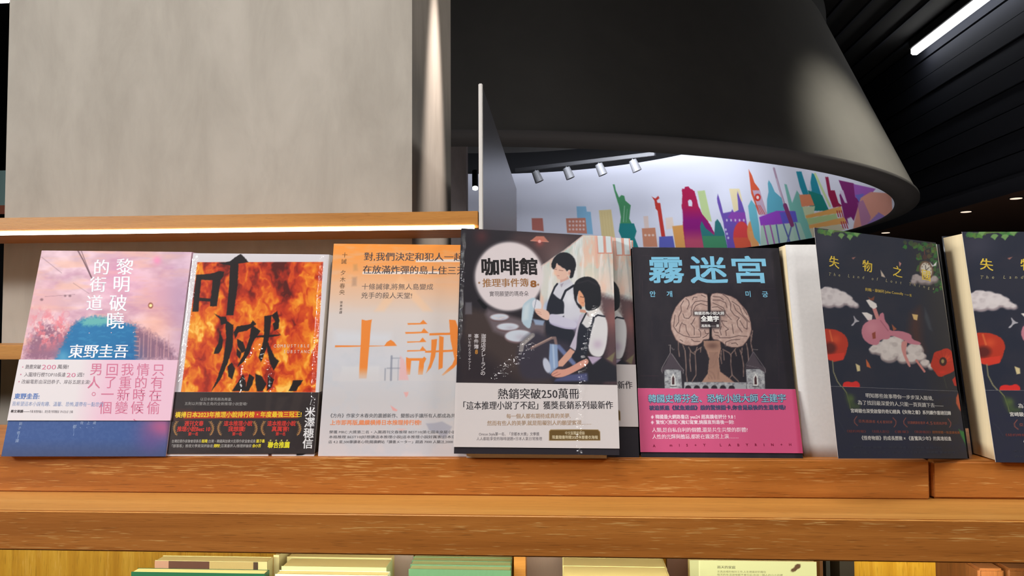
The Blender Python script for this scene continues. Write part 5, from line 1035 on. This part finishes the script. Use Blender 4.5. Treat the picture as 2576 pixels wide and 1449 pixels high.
# the open-fronted book: white flyleaf block, cover swung forward
Ql = ((2048, 575), (2354, 608), (2432, 1157), (2110, 1151))
cw = arr([(.2150, .7474, .0724), (.3536, .7440, .071), (.3526, .7010, LEDGE), (.2150, .7044, LEDGE)])
shw = Sheet(cw, ((1977, 614), (2362, 612), (2436, 1157), (2024, 1152))); org = (cw[2] + cw[3]) / 2 + np.array([0, .011, 0])
e7 = empty('paperback_book', org, 'dark blue poppy book with its cover swung open, white flyleaf at its left', 'book', 'dark blue poppy books')
slabo('flyleaf', shw, (0, 1, 0, 1, 0, 0.0006), M_fly, e7, org)
slabo('page_block', shw, (0.0, 0.99, 0.0, 0.998, 0.0007, 0.022), M_pages, e7, org)
slabo('back_cover', shw, (0.0, 1.018, 0, 1.0, 0.0221, 0.0228), flat((32, 34, 44), 0.4, name='cover_card'), e7, org)
slabo('spine', shw, (1.012, 1.018, 0, 1.0, 0.0, 0.022), flat((26, 28, 34), 0.4, name='spine_card'), e7, org)
cl = arr([(.2218, .6845, .0811), (.3500, .7385, .0719), (.3521, .6985, LEDGE + .0004), (.2241, .6452, -.1119)])
sl7 = Sheet(cl, Ql); pr = Print(sl7, 0, 1, 0, 1, 0, 0.0006); art_lost(pr); fc = link('front_cover', pr.mesh('front_cover', org), M_print, e7)
shq = Sheet(arr([(0, 0, 1), (1, 0, 1), (1, 0, 0), (0, 0, 0)]), Ql)
vl = (0.0, vof(shq, 2240, 979)); b = Print(sl7, -.003, 1.0, vl[0], vl[1], -0.0009, 0.0006); band_lost(b); link('paper_band', b.mesh('paper_band', org), M_print, fc)
c8 = arr([(.3691, .7290, .0807), (.5036, .7279, .0789), (.5021, .6829, LEDGE - .0008), (.3703, .6880, LEDGE - .0008)])
standing_book('thick dark blue poppy book cut off by the right edge, cream pages at its left', c8, Ql, 0.038, art_lost, M_print, band_lost, vl, None, (32, 34, 44), (32, 34, 44), group='dark blue poppy books')

# crinkled shrink-wrap on the glossy books
def wrap(e, sh, org, t, ridges, seed, amp=0.0004, d=-0.0022):
    nx, ny = 250, 360; U, W = np.meshgrid(np.linspace(-.004, 1.004, nx), np.linspace(0.001, 1.002, ny)); U = U.ravel(); W = W.ravel()
    x_ = U * sh.w; y_ = W * sh.h; hgt = amp * (fbm(x_ * 35, y_ * 22, 3, seed) - .5)
    for pts, wd, am, jit in ridges:
        q = np.array([sh.uv(np.array([a], float))[0] * [sh.w, sh.h] for a in pts]); P_ = np.stack([x_ + jit * (fbm(y_ * 420, x_ * 60, 3, seed + 5) - .5), y_], -1)
        dd = Paint._dist(P_, q, False); hgt = hgt + am * np.exp(-(dd / wd) ** 2) * (0.35 + 1.3 * fbm(x_ * 520, y_ * 560, 2, seed + 31))
    V = sh.S(U, W, 0.0) + np.array([0, 1.0, 0]) * (d - np.abs(hgt))[:, None]
    i = (np.arange(ny - 1)[:, None] * nx + np.arange(nx - 1)[None]).ravel()
    me = fastmesh('shrink_wrap', V - org, np.stack([i, i + 1, i + 1 + nx, i + nx], -1), np.zeros((0, 3), int))
    me.polygons.foreach_set('use_smooth', np.ones(len(me.polygons), bool))
    o = link('shrink_wrap', me, M_film, e); o['label'] = 'clear crinkled plastic film'
wrap(e2, sh2, og2, .018, [([(496, 650), (476, 830), (462, 960)], .0022, .0016, .002), ([(812, 650), (798, 860), (788, 1060)], .0014, .0016, .002), ([(650, 870), (618, 920), (612, 985)], .0016, .0010, .003), ([(655, 870), (680, 930), (688, 985)], .0016, .0010, .003)], 3)
wrap(e4, sh4, og4, .017, [([(1168, 590), (1162, 760), (1156, 900)], .0010, .0012, .003), ([(1500, 780), (1475, 880), (1460, 1000), (1462, 1138)], .0022, .0012, .006), ([(1330, 880), (1300, 915), (1255, 950)], .0080, .0016, .004)], 8, 0.0005)

# ------------------------------------------------------------------ books in the lit niche below
def pt(px, py, y): return at(px, py, y)
def upright(name, label, cat, x0, x1, ytop_b, ytop_f, yf, zl, mats, group=None, seam=None, thick=None):
    """a book standing in the niche, cover towards us, top edge seen from above; x0,x1 in picture columns"""
    L = pt(x0, ytop_f, yf); R_ = pt(x1, ytop_f, yf); z = (L[2] + R_[2]) / 2
    yb = yf + thick; h = z - zl
    e = empty(name, ((L[0] + R_[0]) / 2, (yf + yb) / 2, zl), label, cat, group)
    boxo('page_block', L[0] + .001, R_[0] - .001, yf + .0006, yb - .0006, zl + .001, z - .0004, mats[0], e)
    boxo('front_cover', L[0], R_[0], yf, yf + .0005, zl, z, mats[1], e); boxo('back_cover', L[0], R_[0], yb - .0005, yb, zl, z, mats[2] if len(mats) > 2 else mats[1], e)
    boxo('spine', R_[0] - .0008, R_[0], yf + .0006, yb - .0006, zl, z, mats[1], e)
    return e, L, R_, z, yb
NB = -0.75; PG = pagemat('niche_pages', (214, 206, 148)); PGG = pagemat('niche_pages_green', (186, 204, 150)); wf = filmmat('niche_wrap', 1.0, 0.12)
# wrapped book with purple and beige front
e, L, R_, z, yb = upright('wrapped_book', 'wrapped pale book with purple and beige front behind the dark green book', 'book', 390, 672, 1397, 1411, .775, NB, (PG, flat((200, 196, 150), .5)), thick=.016)
fw = R_[0] - L[0]
for nm, a, b, c in (('pink_strip', 0.0, .125, (176, 138, 124)), ('purple_panel', .125, .49, (92, 62, 56)), ('beige_panel', .49, .88, (176, 158, 112)), ('dark_strip', .88, .92, (72, 56, 50))):
    boxo(nm, L[0] + a * fw, L[0] + b * fw, .7744, .7750, z - .19, z - .0006, flat(c, .4), e)
boxo('shrink_wrap', L[0] - .001, R_[0] + .001, .7725, .774, z - .19, z + .0006, wf, e)
a = pt(320, 1447, .735); b = pt(666, 1440, .735)
e, *_ = upright('green_book', 'dark green book at the very front, lower left of the niche', 'book', 330, 666, 1438, 1441, .735, NB, (PG, flat((26, 76, 56), .35)), thick=.012)
e, *_ = upright('pale_book', 'narrow pale book edge-on right of the purple-fronted wrapped book', 'book', 688, 702, 1392, 1396, .80, NB, (PG, flat((206, 202, 160), .5), flat((92, 78, 66), .5)), thick=.06)
# cream pile
e, *_ = upright('cream_book', 'cream book behind, rear of the second pile in the niche', 'book', 722, 985, 1400, 1402, .812, NB, (PG, flat((216, 208, 156), .6)), 'second niche pile', thick=.014)
e, *_ = upright('cream_book', 'pale green-fronted cream book, middle of the second niche pile', 'book', 708, 972, 1404, 1426, .775, NB, (PG, flat((186, 204, 158), .4)), 'second niche pile', thick=.028)
e, L, R_, z, yb = upright('wrapped_book', 'wrapped white book shining in front of the second niche pile', 'book', 692, 975, 1438, 1446, .74, NB, (PG, flat((206, 222, 200), .25)), 'second niche pile', thick=.012)
boxo('shrink_wrap', L[0] - .001, R_[0] + .001, .738, .7395, z - .1, z + .0012, wf, e)
tag(boxo('white_card', pt(985, 1420, .86)[0], pt(1040, 1420, .86)[0], .86, .864, NB, z_b - .002, flat((222, 210, 214), .6)), 'lilac white card standing between the cream pile and green pile', 'card')
# green wrapped pile
for k, (py, yy, lab) in enumerate(((1402, .824, 'rearmost of four'), (1411, .811, 'third of four'), (1421, .798, 'second of four'), (1433, .784, 'foremost of four'))):
    e, L, R_, z, yb = upright('green_wrapped_book', 'pale green wrapped book, ' + lab + ' in the niche middle pile', 'book', 1040 - 4 * k, 1288 - 1 * k, py - 8, py, yy, NB, (PGG, flat((110, 160, 128), .3)), 'green wrapped niche books', thick=.0125)
    boxo('shrink_wrap', L[0] - .0006, R_[0] + .0006, yy - .0012, yy - .0002, z - .1, z + .0008, wf, e)
tag(boxo('purple_folder', pt(1322, 1420, .83)[0], pt(1417, 1420, .83)[0], .83, .84, NB, z_b - .002, flat((134, 116, 112), .6)), 'dull purple grey folder behind the gap left of the pale pile', 'folder')
e, *_ = upright('pale_book', 'pale page block, rear book of the pile right of the purple folder', 'book', 1415, 1678, 1403, 1429, .782, NB, (PG, flat((212, 204, 150), .6)), 'pale niche books', thick=.034)
e, *_ = upright('pale_book', 'pale page block, front book of the pile right of the purple folder', 'book', 1416, 1686, 1432, 1452, .745, NB, (PG, flat((212, 204, 150), .6)), 'pale niche books', thick=.033)
tag(boxo('purple_folder', pt(1678, 1420, .84)[0], pt(1740, 1420, .84)[0], .84, .85, NB, z_b - .002, flat((104, 74, 66), .6)), 'brownish purple folder behind the gap left of the printed green card', 'folder')
# pale green printed card
L = pt(1735, 1414, .80); R_ = pt(2054, 1419, .80); zt = L[2] + .002
e = empty('green_printed_book', ((L[0] + R_[0]) / 2, .81, NB), 'pale green book with small grey writing and a brown blot', 'book')
boxo('page_block', L[0] + .001, R_[0] - .001, .8006, .818, NB, zt - .001, PG, e)
shc = Sheet(arr([(L[0], .80, zt), (R_[0], .80, zt), (R_[0], .80, NB), (L[0], .80, NB)]), None or [tuple(q) for q in proj(arr([(L[0], .80, zt), (R_[0], .80, zt), (R_[0], .80, NB), (L[0], .80, NB)]))])
pc = Print(shc, 0, 1, 0, 1, 0, .0005, 2.4, (188, 196, 158)); pc.tf(1640, 1370, 2.752)
pc.p.poly([(255, 60), (325, 60), (325, 900), (255, 900)], (172, 178, 142), 1, 1); pc.p.line([(330, 60), (330, 900)], (206, 214, 178), 6)
pc.p.ell(1008, 152, 24, 17, (84, 62, 46), 1, .6, -.5); pc.p.ell(982, 175, 22, 13, (84, 62, 46), 1, .6, -.3)
pc.text('雨天的家庭', 452, 156, 578, 158, 20, (96, 96, 78), m=.05); pc.text('文具店裡的每封工作,人生裡最好的麵包', 452, 187, 790, 190, 15, (110, 110, 90)); pc.text('每天的生活滋味都不會忘記,在這一個人的小小店裡', 452, 208, 905, 212, 15, (110, 110, 90)); pc.text('從那天起,他每天都會走過同一條路回家', 452, 232, 860, 235, 15, (110, 110, 90))
link('front_cover', pc.mesh('front_cover', np.array([(L[0] + R_[0]) / 2, .81, NB])), M_print, e)
tag(boxo('brown_book', pt(2062, 1420, .84)[0], pt(2070, 1420, .84)[0], .84, .90, NB, z_b - .003, flat((112, 72, 36), .6)), 'thin brown book edge right of the printed green book', 'book')
o = boxo('dark_book', pt(2078, 1420, .84)[0], pt(2088, 1420, .84)[0], .84, .90, NB, z_b - .012, flat((44, 46, 46), .5)); tag(o, 'dark grey book leaning beside the thin brown book edge', 'book')
tag(boxo('dark_book', pt(2112, 1420, .83)[0], pt(2149, 1420, .83)[0], .83, .95, NB, z_b - .003, flat((48, 44, 38), .5)), 'wide dark book spine against the yellow lit board', 'book')
for k, (a, b, lab) in enumerate(((2462, 2528, 'brown wooden block under the shelf at the far right, left one'), (2536, 2610, 'brown wooden block under the shelf cut by the right edge'))):
    tag(boxo('wooden_block', pt(a, 1440, .70)[0], pt(b, 1440, .70)[0], .70, .78, NB, pt(a, 1431, .70)[2], M_oak_dark, None, .002), lab, 'block', 'brown wooden blocks')
for nm in ('niche_led_strip',):
    for x0, x1, ys_, lab in ((-1.0, .28, .664, 'thin warm light strip under the shelf above the yellow board, left'), (.22, 1.1, .881, 'thin warm light strip under the shelf above the yellow board, right')):
        tag(boxo(nm, x0, x1, ys_, ys_ + .008, z_b - .006, z_b - .0002, emis((1.0, .82, .45), 2.0)), lab, 'light strip')
